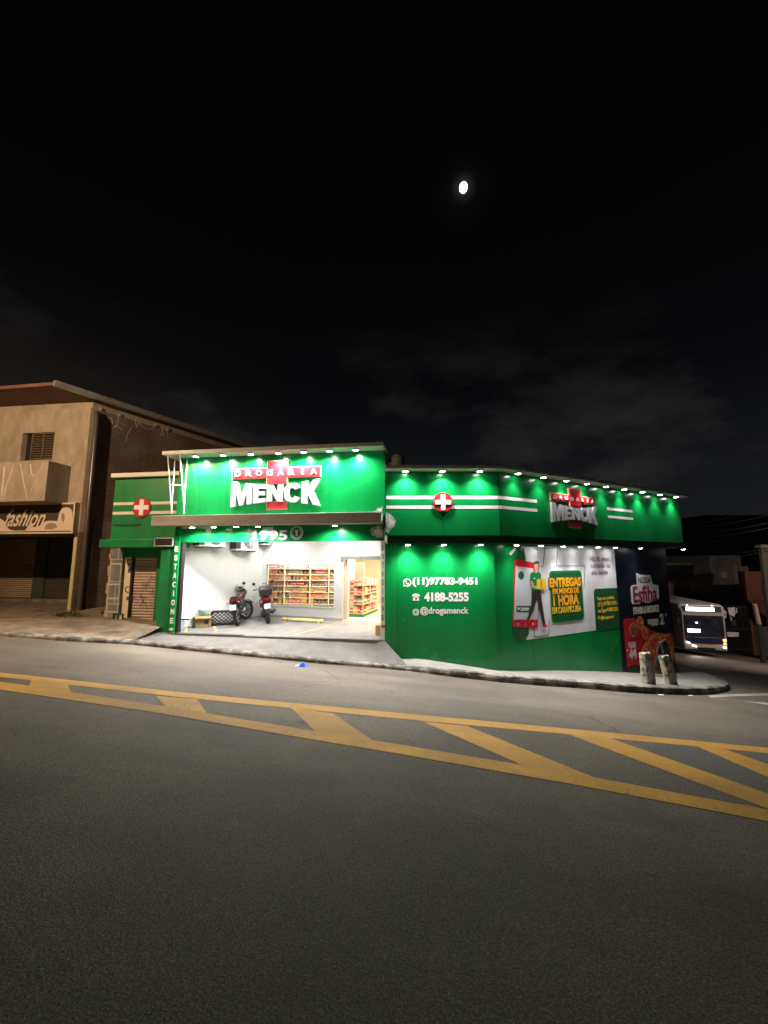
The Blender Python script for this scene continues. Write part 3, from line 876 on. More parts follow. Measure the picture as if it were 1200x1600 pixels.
mb.tube([FW.pt(a[0], .02, a[1]), FW.pt((a[0] + b[0]) / 2, .02, a[1] - .015), FW.pt(b[0], .02, b[1]), FW.pt(b[0] + .1, .02, b[1] + .03)], .012, 6); mb.build('conduit', PH, smooth=True)
# recess, pier and roll shutter under the canopy
RO = -.30
us0 = FW.px(206.5, 930, RO)[0]; us1 = FW.px(245.5, 930, RO)[0]; zs1 = FW.px(230, 871, RO)[1]
up1 = uE2 - .2
mb = MB(GREEN_P)
ul0 = FW.px(187, 865, RO)[0]
mb.fbox(FW, ul0, us1, RO - .1, RO + .02, zs1, zca + .002); mb.fbox(FW, us1, up1, -.6, RO + .1, LZ - .1, zca + .002)
u244 = FM.px(245, 970, -.04)[0]
mb.fbox(FM, u244, uA - .002, -.3, -.02, LZ - .1, FM.px(250, 857)[1])
mb.build('wing_pier', PH)
SHM = pm('pale shutter steel', (.55, .42, .36), .45, var=.08, scale=4, dirt=(.30, .22, .19), dscale=3, dlo=.5, dhi=.75)
mb = MB(SHM); zs0 = LZ + .02; ns = 24; h = (zs1 - zs0) / ns; vs = []; fs = []
for k in range(ns):
    for j, (t, o) in enumerate(((0, .0), (.12, .03), (.5, .045), (.8, .03), (.9, .0))):
        z = zs0 + (k + t) * h
        vs += [FW.pt(us0, RO - .05 + o, z), FW.pt(us1, RO - .05 + o, z)]
m2 = len(vs) // 2
mb.add(vs, [(2 * i, 2 * i + 1, 2 * i + 3, 2 * i + 2) for i in range(m2 - 1)])
sh = mb.build('roll_shutter', PH)
mb = MB(pm('rust brown bar', (.09, .05, .035), .7)); mb.fbox(FW, us0, us1, RO - .04, RO + .01, LZ, LZ + .06); mb.build('bottom_bar', sh)
mb = MB(BLACK); mb.fbox(FW, us0 - .07, us0 - .003, RO - .1, RO + .04, LZ, zs1); mb.build('shutter_guide', sh)
GRAF = pm('black spray paint', (.03, .03, .03), .6)
mb = MB(GRAF); rn = random.Random(3)
for k in range(5):
    x = us0 + .12 + rn.random() * .5; z = LZ + .5 + rn.random() * .7; pts = []
    for j in range(7):
        pts.append(FW.pt(x, RO + .004, z)); x += rn.uniform(-.05, .12); z += rn.uniform(-.14, .14)
        x = min(x, us1 - .05)
    mb.tube(pts, .006, 5)
mb.build('graffiti', sh)
# printed strip with symbols, and grey strip beside the shutter
u0 = FW.px(194, 900, RO)[0]; u00 = FW.px(184, 900, RO)[0]
mb = MB(CREAMW); mb.fbox(FW, u0, us0 - .075, RO - .1, RO + .02, LZ, zs1)
mb.build('wall_strip', PH)
BLUE = pm('blue print', (.10, .10, .42), .5)
mb = MB(BLUE)
for y in (892, 935):
    b = pxbox(FW, 198 if y > 900 else 200, y - 3, 206 if y > 900 else 207.5, y + 3, RO + .02); mb.fbox(FW, b[0], b[1], RO + .02, RO + .025, b[2], b[3])
mb.build('strip_print', PH)
for y in (878, 921):
    mb = MB(BLACK)
    c = FW.px(203 if y < 900 else 199.5, y, RO + .02); mb.poly(FW, [disc(c, .09, 16, a0=60, a1=300), ][0] + list(reversed(disc(c, .065, 16, a0=60, a1=300))), RO + .02, RO + .025)
    mb.poly(FW, disc((c[0] + .1, c[1]), .03, 10), RO + .02, RO + .025)
    mb.build('strip_print', PH)
mb = MB(pm('grey strip', (.34, .33, .33), .7)); mb.fbox(FW, u00 - .05, u0 - .002, RO - .1, RO + .012, LZ, zs1)
mb.mat = BLACK
for y in (885, 906, 929, 951):
    c = FW.px(190.5 - (y - 885) * .06, y, RO + .012); mb.poly(FW, [(c[0] - .05, c[1]), (c[0], c[1] - .09), (c[0] + .05, c[1]), (c[0], c[1] + .09)], RO + .012, RO + .018)
mb.build('grey_strip', PH)
# braces between roof edge and awning
mb = MB(WHITE)
def br(p, op, q, oq):
    a = FM.px(*p, op); b = FM.px(*q, oq); mb.tube([FM.pt(a[0], op, a[1]), FM.pt(b[0], oq, b[1])], .016, 6)
br((262, 706), .34, (268, 803), .3); br((274, 710), .02, (267.5, 803), .3)
br((281, 706), .34, (288, 803), .3); br((293, 710), .02, (287, 803), .3)
br((264.5, 757), .32, (290, 759), .16)
mb.build('brace', PH, smooth=True)
# ------------------------------------------------------------------ signs
def arcs(cx, cy, rx, ry, a0, a1, n=12, e=2.6):
    out = []
    for i in range(n + 1):
        a = R(a0 + (a1 - a0) * i / n); c, s = math.cos(a), math.sin(a)
        out.append((cx + rx * math.copysign(abs(c) ** (2 / e), c), cy + ry * math.copysign(abs(s) ** (2 / e), s)))
    return out
LET = {
 'M': [(0, 0), (0, 1), (.31, 1), (.5, .42), (.69, 1), (1, 1), (1, 0), (.76, 0), (.76, .60), (.59, 0), (.41, 0), (.24, .60), (.24, 0)],
 'E': [(0, 0), (0, 1), (1, 1), (1, .77), (.42, .77), (.42, .62), (.92, .62), (.92, .40), (.42, .40), (.42, .23), (1, .23), (1, 0)],
 'N': [(0, 0), (0, 1), (.36, 1), (.67, .44), (.67, 1), (1, 1), (1, 0), (.65, 0), (.33, .57), (.33, 0)],
 'C': arcs(.5, .5, .5, .5, 22, 338, 26) + list(reversed(arcs(.5, .5, .17, .27, 30, 330, 18))),
 'K': [(0, 0), (0, 1), (.36, 1), (.36, .64), (.64, 1), (1.04, 1), (.68, .53), (1.06, 0), (.66, 0), (.36, .40), (.36, 0)],
}
def word_logo(mb, F, box, o0, o1, mat, bow=.38):
    u0, u1, z0, z1 = box; W = u1 - u0; H = z1 - z0
    x = 0.0; cells = []
    for ch, w in zip('MENCK', (1.32, .78, .98, .98, 1.06)): cells.append((ch, x, w)); x += w + .07
    tot = x - .07
    for ch, x0, w in cells:
        P = LET[ch]; Q = []
        for i in range(len(P)):
            a, b = P[i], P[(i + 1) % len(P)]
            n = 5 if abs(a[0] - b[0]) > .2 else 1
            for k in range(n): Q.append((a[0] + (b[0] - a[0]) * k / n, a[1] + (b[1] - a[1]) * k / n))
        S = []
        for a, b in Q:
            t = (x0 + a * w) / tot; s = 1 - bow * (1 - abs(2 * t - 1) ** 1.6)
            S.append((u0 + t * W, z0 + H * (.5 + (b - .5) * s)))
        mb.poly(F, S, o0, o1, mat)

def logo_sign(F, label, band_b, cross_b, word_b, low_b, edge, o=.05):
    t = thing('logo_sign', label, 'sign', F.pt((band_b[0] + band_b[1]) / 2, 0, word_b[2]), group='logo signs on the fascias')
    for nm, bx in (('red_band', band_b), ('red_cross', cross_b), ('red_foot', low_b)):
        g = .018; k = {'red_band': 0, 'red_cross': .012, 'red_foot': .002}[nm]
        mb = MB(GOLD); mb.fbox(F, bx[0] - g, bx[1] + g, 0.002, o - .012 + k, bx[2] - g, bx[3] + g)
        mb.fbox(F, *bx[:2], o - .012 + k, o + k, *bx[2:], mat=RED if nm != 'red_foot' else DRED)
        mb.build(nm, t)
    mb = MB(WHITE); spaced(mb, 'DROGARIA', fnF(F), (band_b[0] + .02, band_b[1] - .02, band_b[2] + (band_b[3] - band_b[2]) * .2, band_b[3] - (band_b[3] - band_b[2]) * .22), fill=.54, bold=.02, depth=o + .019, back=o + .0)
    mb.build('small_letters', t)
    mb = MB(SILVER); word_logo(mb, F, word_b, .004, o + .022, SILVER); mb.build('big_letters', t)
    return t
zb1, zb0 = FM.px(433, 731.5)[1], FM.px(433, 746.5)[1]
logo_sign(FM, 'large pharmacy logo with white bowed letters and red cross on the tall fascia',
          (FM.px(364.5, 740)[0], FM.px(501, 740)[0], zb0, zb1), pxbox(FM, 420, 722, 449, 755.5),
          (FM.px(363, 770)[0], FM.px(500, 770)[0], FM.px(433, 792)[1], FM.px(433, 750.5)[1]), pxbox(FM, 418.5, 785, 448.5, 795.5), 1)
za, zb = FR.px(859, 771)[1], FR.px(859, 781.5)[1]
wz1, wz0 = FR.px(860, 784.5)[1], FR.px(860, 816)[1]
logo_sign(FR, 'small pharmacy logo with white bowed letters on the long side street fascia',
          (FR.px(859, 776)[0], FR.px(927.3, 780)[0], zb, za), (FR.px(887, 770)[0], FR.px(904, 770)[0], FR.px(895, 791)[1], FR.px(895, 765)[1]),
          (FR.px(859.5, 800)[0], FR.px(929, 800)[0], wz0, wz1), (FR.px(889, 818)[0], FR.px(906, 818)[0], FR.px(898, 824)[1], FR.px(898, 817)[1]), 1)
def medallion(F, x, y, r_px, label):
    c = F.px(x, y); r = abs(F.px(x + r_px, y)[0] - c[0])
    t = thing('cross_medallion', label, 'sign', F.pt(c[0], 0, c[1]), group='round red cross medallions')
    mb = MB(RED); mb.poly(F, disc(c, r, 40), .004, .03); mb.mat = DRED; mb.poly(F, [disc(c, r * 1.03, 40), disc(c, r * .93, 40)], .004, .034); mb.build('disc', t)
    a, b = r * .2, r * .72
    P = [(-a, -b), (a, -b), (a, -a), (b, -a), (b, a), (a, a), (a, b), (-a, b), (-a, a), (-b, a), (-b, -a), (-a, -a)]
    mb = MB(WHITE); k = 1.15; mb.poly(F, [(c[0] + p * k, c[1] + q * k) for p, q in P], .03, .045); mb.build('white_cross', t)
medallion(FC, 692, 785, 15, 'round red disc with white cross on the white stripes of the short fascia')
medallion(FW, 222.5, 793, 13.5, 'round red disc with white cross on the low wing beside the dark brick house')

# ---- delivery billboard on the side wall
def P_(F, pts, o=0.0): return [F.px(x, y, o) for x, y in pts]
BB = thing('delivery_billboard', 'white advertising print of a courier and a phone on the green side wall', 'billboard', FRW.pt(FRW.px(880, 999)[0], 0, FRW.px(880, 999)[1]))
mb = MB(POSTW); mb.poly(FRW, P_(FRW, ((818, 853.5), (960.5, 853.5), (968, 980), (930, 985), (822, 1000))), 0, .004)
mb.mat = PALEM
def line(pts, w=.012, o=.009):
    Q = P_(FRW, pts)
    for a, b in zip(Q[:-1], Q[1:]):
        d = Vector((b[0] - a[0], b[1] - a[1])).normalized() * w; n = Vector((-d.y, d.x)) * .5
        mb.poly(FRW, [(a[0] - n.x, a[1] - n.y), (b[0] - n.x, b[1] - n.y), (b[0] + n.x, b[1] + n.y), (a[0] + n.x, a[1] + n.y)][::1], .004, o)
mb.mat = DKMET
line(((841, 885), (848, 885), (851, 857), (871, 856), (869, 884), (914, 884), (912, 920)))
line(((858, 969), (857, 992), (834, 995), (835, 982)))
mb.build('panel', BB)
mb = MB(POSTD)
mb.poly(FRW, P_(FRW, ((811, 854), (818, 855), (820.5, 870), (824, 905), (826, 990), (822, 997), (815, 1000), (806, 1001), (800, 985), (801, 940), (804, 880))), .004, .008)
mb.mat = WHITE; mb.poly(FRW, P_(FRW, ((795, 865), (804, 856), (806.5, 858), (798, 868))), 0, .006)
mb.build('phone_case', BB)
mb = MB(RED)
mb.poly(FRW, P_(FRW, ((805.5, 874), (840, 880), (842, 883), (840, 980), (837, 982), (802, 979.5), (800.5, 977), (803.5, 877))), .008, .012)
mb.mat = GREYP; mb.poly(FRW, P_(FRW, ((805.5, 884.5), (841, 889.5), (839.5, 968), (802, 968))), .012, .015)
mb.mat = POSTD; mb.poly(FRW, disc(FRW.px(813.5, 899), .1, 18), .015, .018); mb.poly(FRW, P_(FRW, ((806.5, 946.5), (829, 946.5), (829, 956), (806.5, 956))), .015, .018)
mb.mat = WHITE; mb.poly(FRW, disc(FRW.px(809.5, 951), .035, 12), .018, .02)
put_text(mb, 'Solicitar', frw, pxbox(FRW, 812.5, 948.5, 826, 953.5), bold=.02, depth=.02)
for x in (809, 821, 832): mb.poly(FRW, [disc(FRW.px(x, 975), .03, 10), disc(FRW.px(x, 975), .02, 10)], .012, .015)
mb.build('phone_picture', BB)
mb = MB(BLACK)
pf = lambda pts, mat, a=.02, b=.024: mb.poly(FRW, P_(FRW, pts), a, b, mat)
pf(((830, 922), (843, 922), (847, 950), (851, 975), (847.5, 976), (841, 950), (838, 935), (833, 952), (826, 968), (822.5, 967), (828.5, 950), (829.5, 935)), pm('dark trousers print', (.03, .025, .025), .5))
pf(((847, 976), (851, 975), (854.5, 979), (847.5, 980)), RED); pf(((822, 967), (826.5, 968), (826, 973), (820, 971)), RED)
pf(((827.5, 896), (832, 893), (840, 893), (844, 897), (843.5, 923), (830, 923), (829.5, 908), (827, 908)), GREEN_P, .024, .028)
pf(((827, 908), (830.5, 908), (832.5, 914), (839, 917), (838, 921), (830, 918)), SKIN, .028, .032)
pf(((834, 889), (838.5, 889), (839, 895), (834, 895)), SKIN, .024, .029)
mb.poly(FRW, disc(FRW.px(836, 885), .085, 16, .115), .028, .032, SKIN)
pf(((832, 883), (832.5, 878), (837, 876.5), (841, 878), (840.5, 882), (836, 880.5)), DKGREEN, .032, .035)
pf(((837, 905), (851, 904), (852, 920), (842, 921), (837, 919)), YEL, .032, .036)
mb.mat = pm('brown print', (.45, .25, .05), .5); mb.poly(FRW, P_(FRW, ((843, 905), (844.5, 905), (844.5, 921), (843, 921))), .036, .038)
mb.poly(FRW, P_(FRW, ((832, 903), (835, 903), (835, 904.5), (832, 904.5))), .028, .03, WHITE)
mb.build('courier_picture', BB)
b = pxbox(FRW, 857.5, 892, 912.5, 968)
mb = MB(GREEN_P); mb.poly(FRW, rrect(*b, .12), .009, .014)
mb.mat = POSTD; mb.poly(FRW, rrect(b[0] + .05, b[1] - .05, b[2] + .05, b[3] - .05, .08), .014, .017)
mb.build('offer_badge', BB)
mb = MB(ORANGE)
OUT = pm('dark red outline', (.16, .03, .01), .5)
def shade(txt, bx, bold, mat=YEL):
    u = pxbox(FRW, *bx); mb.mat = OUT
    put_text(mb, txt, frw, (u[0] - .02, u[1] + .035, u[2] - .035, u[3] + .01), bold=bold + .03, depth=.020)
    put_text(mb, txt, frw, u, bold=bold, depth=.024, mat=mat)
OY = pm('orange yellow print', (.90, .42, .02), .4, var=.15, scale=6)
shade('ENTREGAS', (857, 903, 907, 915.5), .045, OY)
shade('EM MENOS DE', (862, 919.5, 903.5, 926), .035, OY)
shade('1 HORA', (863, 930.5, 904, 944), .045, OY)
mb.mat = YEL; put_text(mb, 'EM CARAPICUIBA', frw, pxbox(FRW, 862, 949, 907.5, 955), bold=.03, depth=.022)
mb.build('offer_lettering', BB)
mb = MB(pm('purple grey print', (.16, .09, .18), .5))
put_text(mb, 'Há 30 anos', frw, pxbox(FRW, 921.5, 869.5, 951, 877), bold=.02, depth=.008)
mb.build('slogan_lettering', BB); mb = MB(mb.mat)
put_text(mb, 'cuidando da', frw, pxbox(FRW, 922.5, 880, 953, 887), bold=.02, depth=.008)
mb.build('slogan_lettering', BB); mb = MB(mb.mat)
put_text(mb, 'sua saúde', frw, pxbox(FRW, 923.5, 890.5, 949.5, 897.5), bold=.02, depth=.008)
mb.build('slogan_lettering', BB)
mb = MB(POSTD)
mb.poly(FRW, P_(FRW, ((930, 920), (964.2, 918.5), (968, 980.5), (931, 985), (927.5, 926), (928.3, 922))), .004, .009)
mb.mat = YEL
for tx, bx in (('Faça seu pedido:', (932.5, 932.5, 960, 937.5)), ('(11) 97783-9451', (933.5, 941, 964, 946.5)), ('ou ligue 4188-5255', (934, 951, 965, 956)), ('@drogamenck', (938, 962.5, 959.5, 967))):
    put_text(mb, tx, frw, pxbox(FRW, *bx), bold=.012, depth=.013)
mb.poly(FRW, [disc(FRW.px(935.5, 965), .045, 12), disc(FRW.px(935.5, 965), .025, 12)], .009, .013)
mb.build('contact_badge', BB)

# ---- navy snack bar panel at the end of the wall
NE = thing('snack_bar_panel', 'tall navy advertising panel of a snack bar with pizza picture at the street corner', 'sign', FRW.pt(FRW.px(1010, 1050)[0], 0, -3.6))
uN0 = ue + .005
mb = MB(NAVY); mb.fbox(FRW, uN0, UWE, -.25, .01, -5, ZU - .004); mb.build('panel', NE)
mb = MB(WHITE)
mb.poly(FRW, P_(FRW, ((993.5, 895), (1000, 898), (1015, 898.5), (1019, 913), (1028, 914), (1029.5, 934), (1026, 938), (1018, 939), (1013, 942), (1006, 941), (1003, 939.5), (998, 944), (988, 944), (986, 941), (984.5, 918), (987, 914.5), (994.5, 913.5))), .01, .016)
mb.mat = NAVY; put_text(mb, 'NOSSA', frw, pxbox(FRW, 996, 902, 1016, 910.5), bold=.015, depth=.02)
mb.mat = pm('crimson print', (.35, .015, .06), .4); put_text(mb, 'Esfiha', frw, pxbox(FRW, 987.5, 916, 1026.5, 939), bold=.025, depth=.02)
mb.build('snack_bar_logo', NE)
mb = MB(CREAM)
put_text(mb, 'ESFIHARIA & LANCHONETE', frw, pxbox(FRW, 988.5, 949, 1029.5, 955.5), bold=.015, depth=.016)
put_text(mb, 'ESFIHAS', frw, pxbox(FRW, 1011.5, 968, 1028.5, 973), bold=.03, depth=.016)
put_text(mb, 'A PARTIR DE', frw, pxbox(FRW, 1016, 974.3, 1028.5, 976.6), bold=.01, depth=.016)
put_text(mb, '2', frw, pxbox(FRW, 1030, 958.5, 1037.5, 975.5), bold=.04, depth=.016)
put_text(mb, '99', frw, pxbox(FRW, 1038, 958.5, 1041.5, 962.5), bold=.03, depth=.016)
mb.build('price_lettering', NE)
mb = MB(pm('red print', (.62, .018, .03), .4))
mb.poly(FRW, P_(FRW, ((973, 969), (979, 966.5), (990, 966), (998, 971), (1008, 980), (1020, 986), (1034, 990), (1046.5, 992), (1046.8, 1024), (1025, 1040), (1004, 1044), (998, 1040), (992, 1038), (986, 1039), (980, 1043))), .01, .014)
mb.mat = CREAM
put_text(mb, 'PIZZAS', frw, pxbox(FRW, 981, 1004, 992.5, 1008), bold=.03, depth=.018)
put_text(mb, 'A PARTIR DE', frw, pxbox(FRW, 982, 1009.5, 992.5, 1011.5), bold=.01, depth=.018)
put_text(mb, '44', frw, pxbox(FRW, 981.5, 1014.5, 994.5, 1028.5), bold=.05, depth=.018)
put_text(mb, 'R$', frw, pxbox(FRW, 978.6, 1014.5, 981, 1018), bold=.03, depth=.018)
mb.build('price_flag', NE)
DOUGH = pm('baked dough print', (.62, .25, .07), .6, var=.3, scale=9, dirt=(.34, .15, .04), dscale=7)
FILL = pm('meat filling print', (.22, .07, .04), .6, var=.5, scale=25)
CHEESE = pm('cheese print', (.85, .36, .06), .6, var=.35, scale=9, dirt=(.60, .05, .02), dscale=6, dlo=.46, dhi=.54)
TOM = pm('tomato print', (.70, .03, .015), .5, var=.3, scale=20)
mb = MB(DOUGH); rn = random.Random(8)
for (x, y, r, fill) in ((999.6, 972.5, .19, CHEESE), (988.5, 984, .21, FILL), (1006.5, 988.5, .20, CHEESE)):
    c = FRW.px(x, y); k = .002 if fill is CHEESE and x < 1000 else (.006 if fill is FILL else .010)
    mb.poly(FRW, disc(c, r, 24), .014 + k, .017 + k, DOUGH); mb.poly(FRW, disc(c, r * .72, 22), .017 + k, .019 + k, fill)
    for j in range(10):
        an = rn.random() * 6.28; q = r * .6 * math.sqrt(rn.random())
        mb.poly(FRW, disc((c[0] + q * math.cos(an), c[1] + q * math.sin(an)), r * rn.uniform(.06, .11), 7), .019 + k, .0205 + k, rn.choice((TOM, DOUGH, CHEESE)))
mb.build('snack_picture', NE)
mb = MB(DOUGH)
c = FRW.px(1026, 1021); RX, RY = .92, .60
def inside(P):  # keep the pizza on the panel
    return [(min(p[0], UWE - .03), p[1]) for p in P]
mb.poly(FRW, inside(disc((c[0] + .1, c[1]), RX, 40, RY)), .014, .022, DOUGH)
mb.poly(FRW, inside(disc((c[0] + .1, c[1]), RX * .86, 40, RY * .86)), .022, .025, CHEESE)
for j in range(95):
    an = rn.random() * 6.28; q = .82 * math.sqrt(rn.random()); p = (c[0] + .1 + q * RX * math.cos(an), c[1] + q * RY * math.sin(an))
    if p[0] > UWE - .15: continue
    mb.poly(FRW, disc(p, rn.uniform(.04, .1), 9, rn.uniform(.035, .07)), .025, .028 + j * .0001, rn.choice((TOM, TOM, CHEESE, FILL)))
c2 = FRW.px(1043.5, 1000)
mb.poly(FRW, inside(disc(c2, .34, 28, .22)), .028, .034, DOUGH); mb.poly(FRW, inside(disc(c2, .29, 28, .185)), .034, .036, TOM)
for j in range(22):
    an = rn.random() * 6.28; q = .8 * math.sqrt(rn.random()); p = (c2[0] + q * .29 * math.cos(an), c2[1] + q * .185 * math.sin(an))
    if p[0] < UWE - .1: mb.poly(FRW, disc(p, rn.uniform(.02, .05), 8, rn.uniform(.015, .035)), .036, .038 + j * .0001, rn.choice((TOM, FILL, CHEESE)))
mb.build('pizza_picture', NE)
# ------------------------------------------------------------------ spot lamps
ORD = ['leftmost', 'second', 'third', 'fourth', 'fifth', 'sixth', 'seventh', 'eighth', 'ninth', 'tenth']
mb = MB(PALEM); mb.lathe([(.001, 0), (.075, 0), (.075, -.03), (.062, -.045), (.06, -.03), (.001, -.03)], n=18)
house_me = mb.build('housing', None, smooth=True, world=False)
mb = MB(LAMPLENS); mb.lathe([(.001, -.050), (.045, -.048), (.066, -.040), (.066, -.031)], n=18)
lens_me = mb.build('lens', None, smooth=True, world=False)
COOL = (1.0, .975, .93)
LV = random.Random(5)
def spot_lamp(loc, label, group, power, cone=150, blend=.7, aim=(0, 0, -1), radius=.05):
    t = thing('spot_lamp', label, 'lamp', loc, group=group)
    for o in (house_me, lens_me):
        c = o.copy(); COL.objects.link(c); c.parent = t
    L = bpy.data.lights.new('lamp_light', 'SPOT'); L.energy = power * LV.uniform(.84, 1.16); L.color = COOL; L.spot_size = R(cone); L.spot_blend = blend; L.shadow_soft_size = radius
    lo = bpy.data.objects.new('lamp_light', L); COL.objects.link(lo); lo.parent = t; lo.location = (0, 0, -.07)
    lo.rotation_euler = (Vector(aim) + Vector((LV.uniform(-.06, .06), LV.uniform(-.05, .05), 0))).to_track_quat('-Z', 'Y').to_euler()
    return t
def out(F, k): n = F.n * k; return (n.x, n.y, -1)
PT = 1.0
for i, x in enumerate((306.5, 349, 392, 435, 474.5, 515, 555.5)):
    u = FM.px(x, 705, .24)[0]
    spot_lamp(FM.pt(u, .24, ZTB), ORD[i].capitalize() + ' bright spot lamp from the left under the roof edge of the tall fascia', 'spot lamps under the tall roof edge', 285 * PT, 158, .85, aim=out(FM, .0))
for i, x in enumerate((300.5, 334, 369, 403, 523)):
    u = FM.px(x, 820, .32)[0]
    spot_lamp(FM.pt(u, .32, aw1), ORD[i].capitalize() + ' bright spot lamp from the left under the grey awning', 'spot lamps under the awning', 210 * PT, 160, .8, aim=out(FM, -.1))
for i, x in enumerate((633.5, 691, 749.5)):
    u = FC.px(x, 735, .17)[0]
    spot_lamp(FC.pt(u, .17, ZL0), ORD[i].capitalize() + ' bright spot lamp from the left above the short fascia', 'spot lamps above the corner fascia', 150 * PT, 138, .9, aim=out(FC, .08))
for i, x in enumerate((809.5, 849, 885, 917, 947, 975.5, 1004, 1031, 1056)):
    u = FR.px(x, 740 + (x - 808) * .15, .17)[0]
    spot_lamp(FR.pt(u, .17, ZL0), ORD[i].capitalize() + ' bright spot lamp from the corner above the long side street fascia', 'spot lamps above the long fascia', 62 * PT, 112, .9, aim=out(FR, .08))
for i, x in enumerate((637.5, 693.5, 751)):
    u = FCW.px(x, 849, .2)[0]
    spot_lamp(FCW.pt(u, .2, ZU), ORD[i].capitalize() + ' small spot lamp from the left under the soffit above the phone numbers', 'spot lamps under the soffit', 215 * PT, 150, 1.0, aim=out(FC, .2), radius=.14)
for i, x in enumerate((807, 845, 879.5, 907, 934, 961.5, 1000)):
    u = FRW.px(x, 850, .26)[0]
    spot_lamp(FRW.pt(u, .26, ZU), ORD[i].capitalize() + ' small spot lamp from the corner under the soffit above the printed panels', 'spot lamps under the soffit of the long wall', (150 if i < 6 else 120) * PT, 132, 1.0, aim=out(FR, .5), radius=.16)
u = FRW.px(1062, 854.5, .16)[0]
spot_lamp(FRW.pt(u, .26, ZU), 'single spot lamp under the soffit past the navy snack bar panel', 'spot lamps under the soffit of the long wall', 20 * PT)
for o in (house_me, lens_me): bpy.data.objects.remove(o)

# ------------------------------------------------------------------ ceiling lamps of bay and shop
CEM = emat('lit ceiling panel', (1.0, .97, .92), 6)
WEM = emat('warm lit ceiling panel', (1.0, .80, .55), 7)
def ceiling_lamp(p, label, group, power, col, em, sx=1.1, sy=.3, rz=0.0):
    t = thing('ceiling_lamp', label, 'lamp', p, rz, group)
    mb = MB(PALEM); mb.box((0, 0, -.02), (sx + .06, sy + .06, .04)); mb.build('frame', t, world=False)
    mb = MB(em); mb.box((0, 0, -.042), (sx, sy, .012)); mb.build('diffuser', t, world=False)
    L = bpy.data.lights.new('lamp_light', 'AREA'); L.shape = 'RECTANGLE'; L.size = sx; L.size_y = sy; L.energy = power; L.color = col
    lo = bpy.data.objects.new('lamp_light', L); COL.objects.link(lo); lo.parent = t; lo.location = (0, 0, -.06)
nm = iter(('nearest the street on the left', 'nearest the street on the right', 'over the motorbikes', 'in front of the shop door'))
for u, v in ((1.3, -1.0), (3.9, -.9), (1.6, -2.3), (4.0, -2.0)):
    ceiling_lamp(FM.pt(u, v, CZ), 'white ceiling lamp of the parking bay ' + next(nm), 'ceiling lamps of the parking bay', 30, (1, .975, .94), CEM, rz=FM.xy())
nm = iter(('behind the shop window', 'between window and door', 'behind the open door', 'at the back behind the door'))
for u, v in ((.9, -.65), (2.4, -.9), (3.9, -.9), (4.1, -2.9)):
    ceiling_lamp(KB.pt(u, v, .9), 'warm ceiling lamp of the shop ' + next(nm), 'ceiling lamps of the shop', 150, (1, .80, .56), WEM, rz=KB.xy())

# ------------------------------------------------------------------ air conditioners on the bay wall
ACW = pm('off white casing', (.66, .65, .62), .5, var=.05, dirt=(.45, .43, .40), dscale=5)
def ac(u, z, label):
    t = thing('air_conditioner', label, 'air conditioner', KL.pt(u, 0, z), group='air conditioner units')
    F = KL; w, h, d = .82, .52, .30
    mb = MB(ACW); mb.fbox(F, u - w / 2, u + w / 2, .06, .06 + d, z, z + h); mb.build('casing', t, bevel=.015)
    c = (u + .10, z + h * .52); r = .215
    mb = MB(BLACK); mb.poly(F, disc(c, r, 28), .06 + d, .06 + d + .004); mb.build('fan_opening', t)
    mb = MB(PALEM)
    for q in (1, .78, .56, .34): mb.tube([F.pt(c[0] + r * q * math.cos(R(a)), .06 + d + .016, c[1] + r * q * math.sin(R(a))) for a in range(0, 360, 20)], .006, 5, closed=True)
    for a in range(0, 360, 45): mb.tube([F.pt(c[0], .06 + d + .016, c[1]), F.pt(c[0] + r * math.cos(R(a)), .06 + d + .016, c[1] + r * math.sin(R(a)))], .005, 5)
    mb.build('fan_guard', t)
    mb = MB(BLACK); mb.fbox(F, u - w / 2 - .01, u - w / 2 + .16, .08, .06 + d + .01, z + .05, z + h - .05); mb.build('side_grille', t)
    mb = MB(DKMET)
    for s in (-.28, .28): mb.fbox(F, u + s - .02, u + s + .02, 0, .40, z - .03, z - .002)
    mb.build('bracket', t)
ac(.75, KL.px(290, 855)[1] + .02, 'white outdoor air conditioner unit closest to the green column')
ac(1.95, KL.px(345, 861)[1] + .02, 'white outdoor air conditioner unit in the middle of the bay wall, hanging lowest')
ac(3.0, KL.px(388, 853)[1] + .03, 'white outdoor air conditioner unit nearest the inner corner')

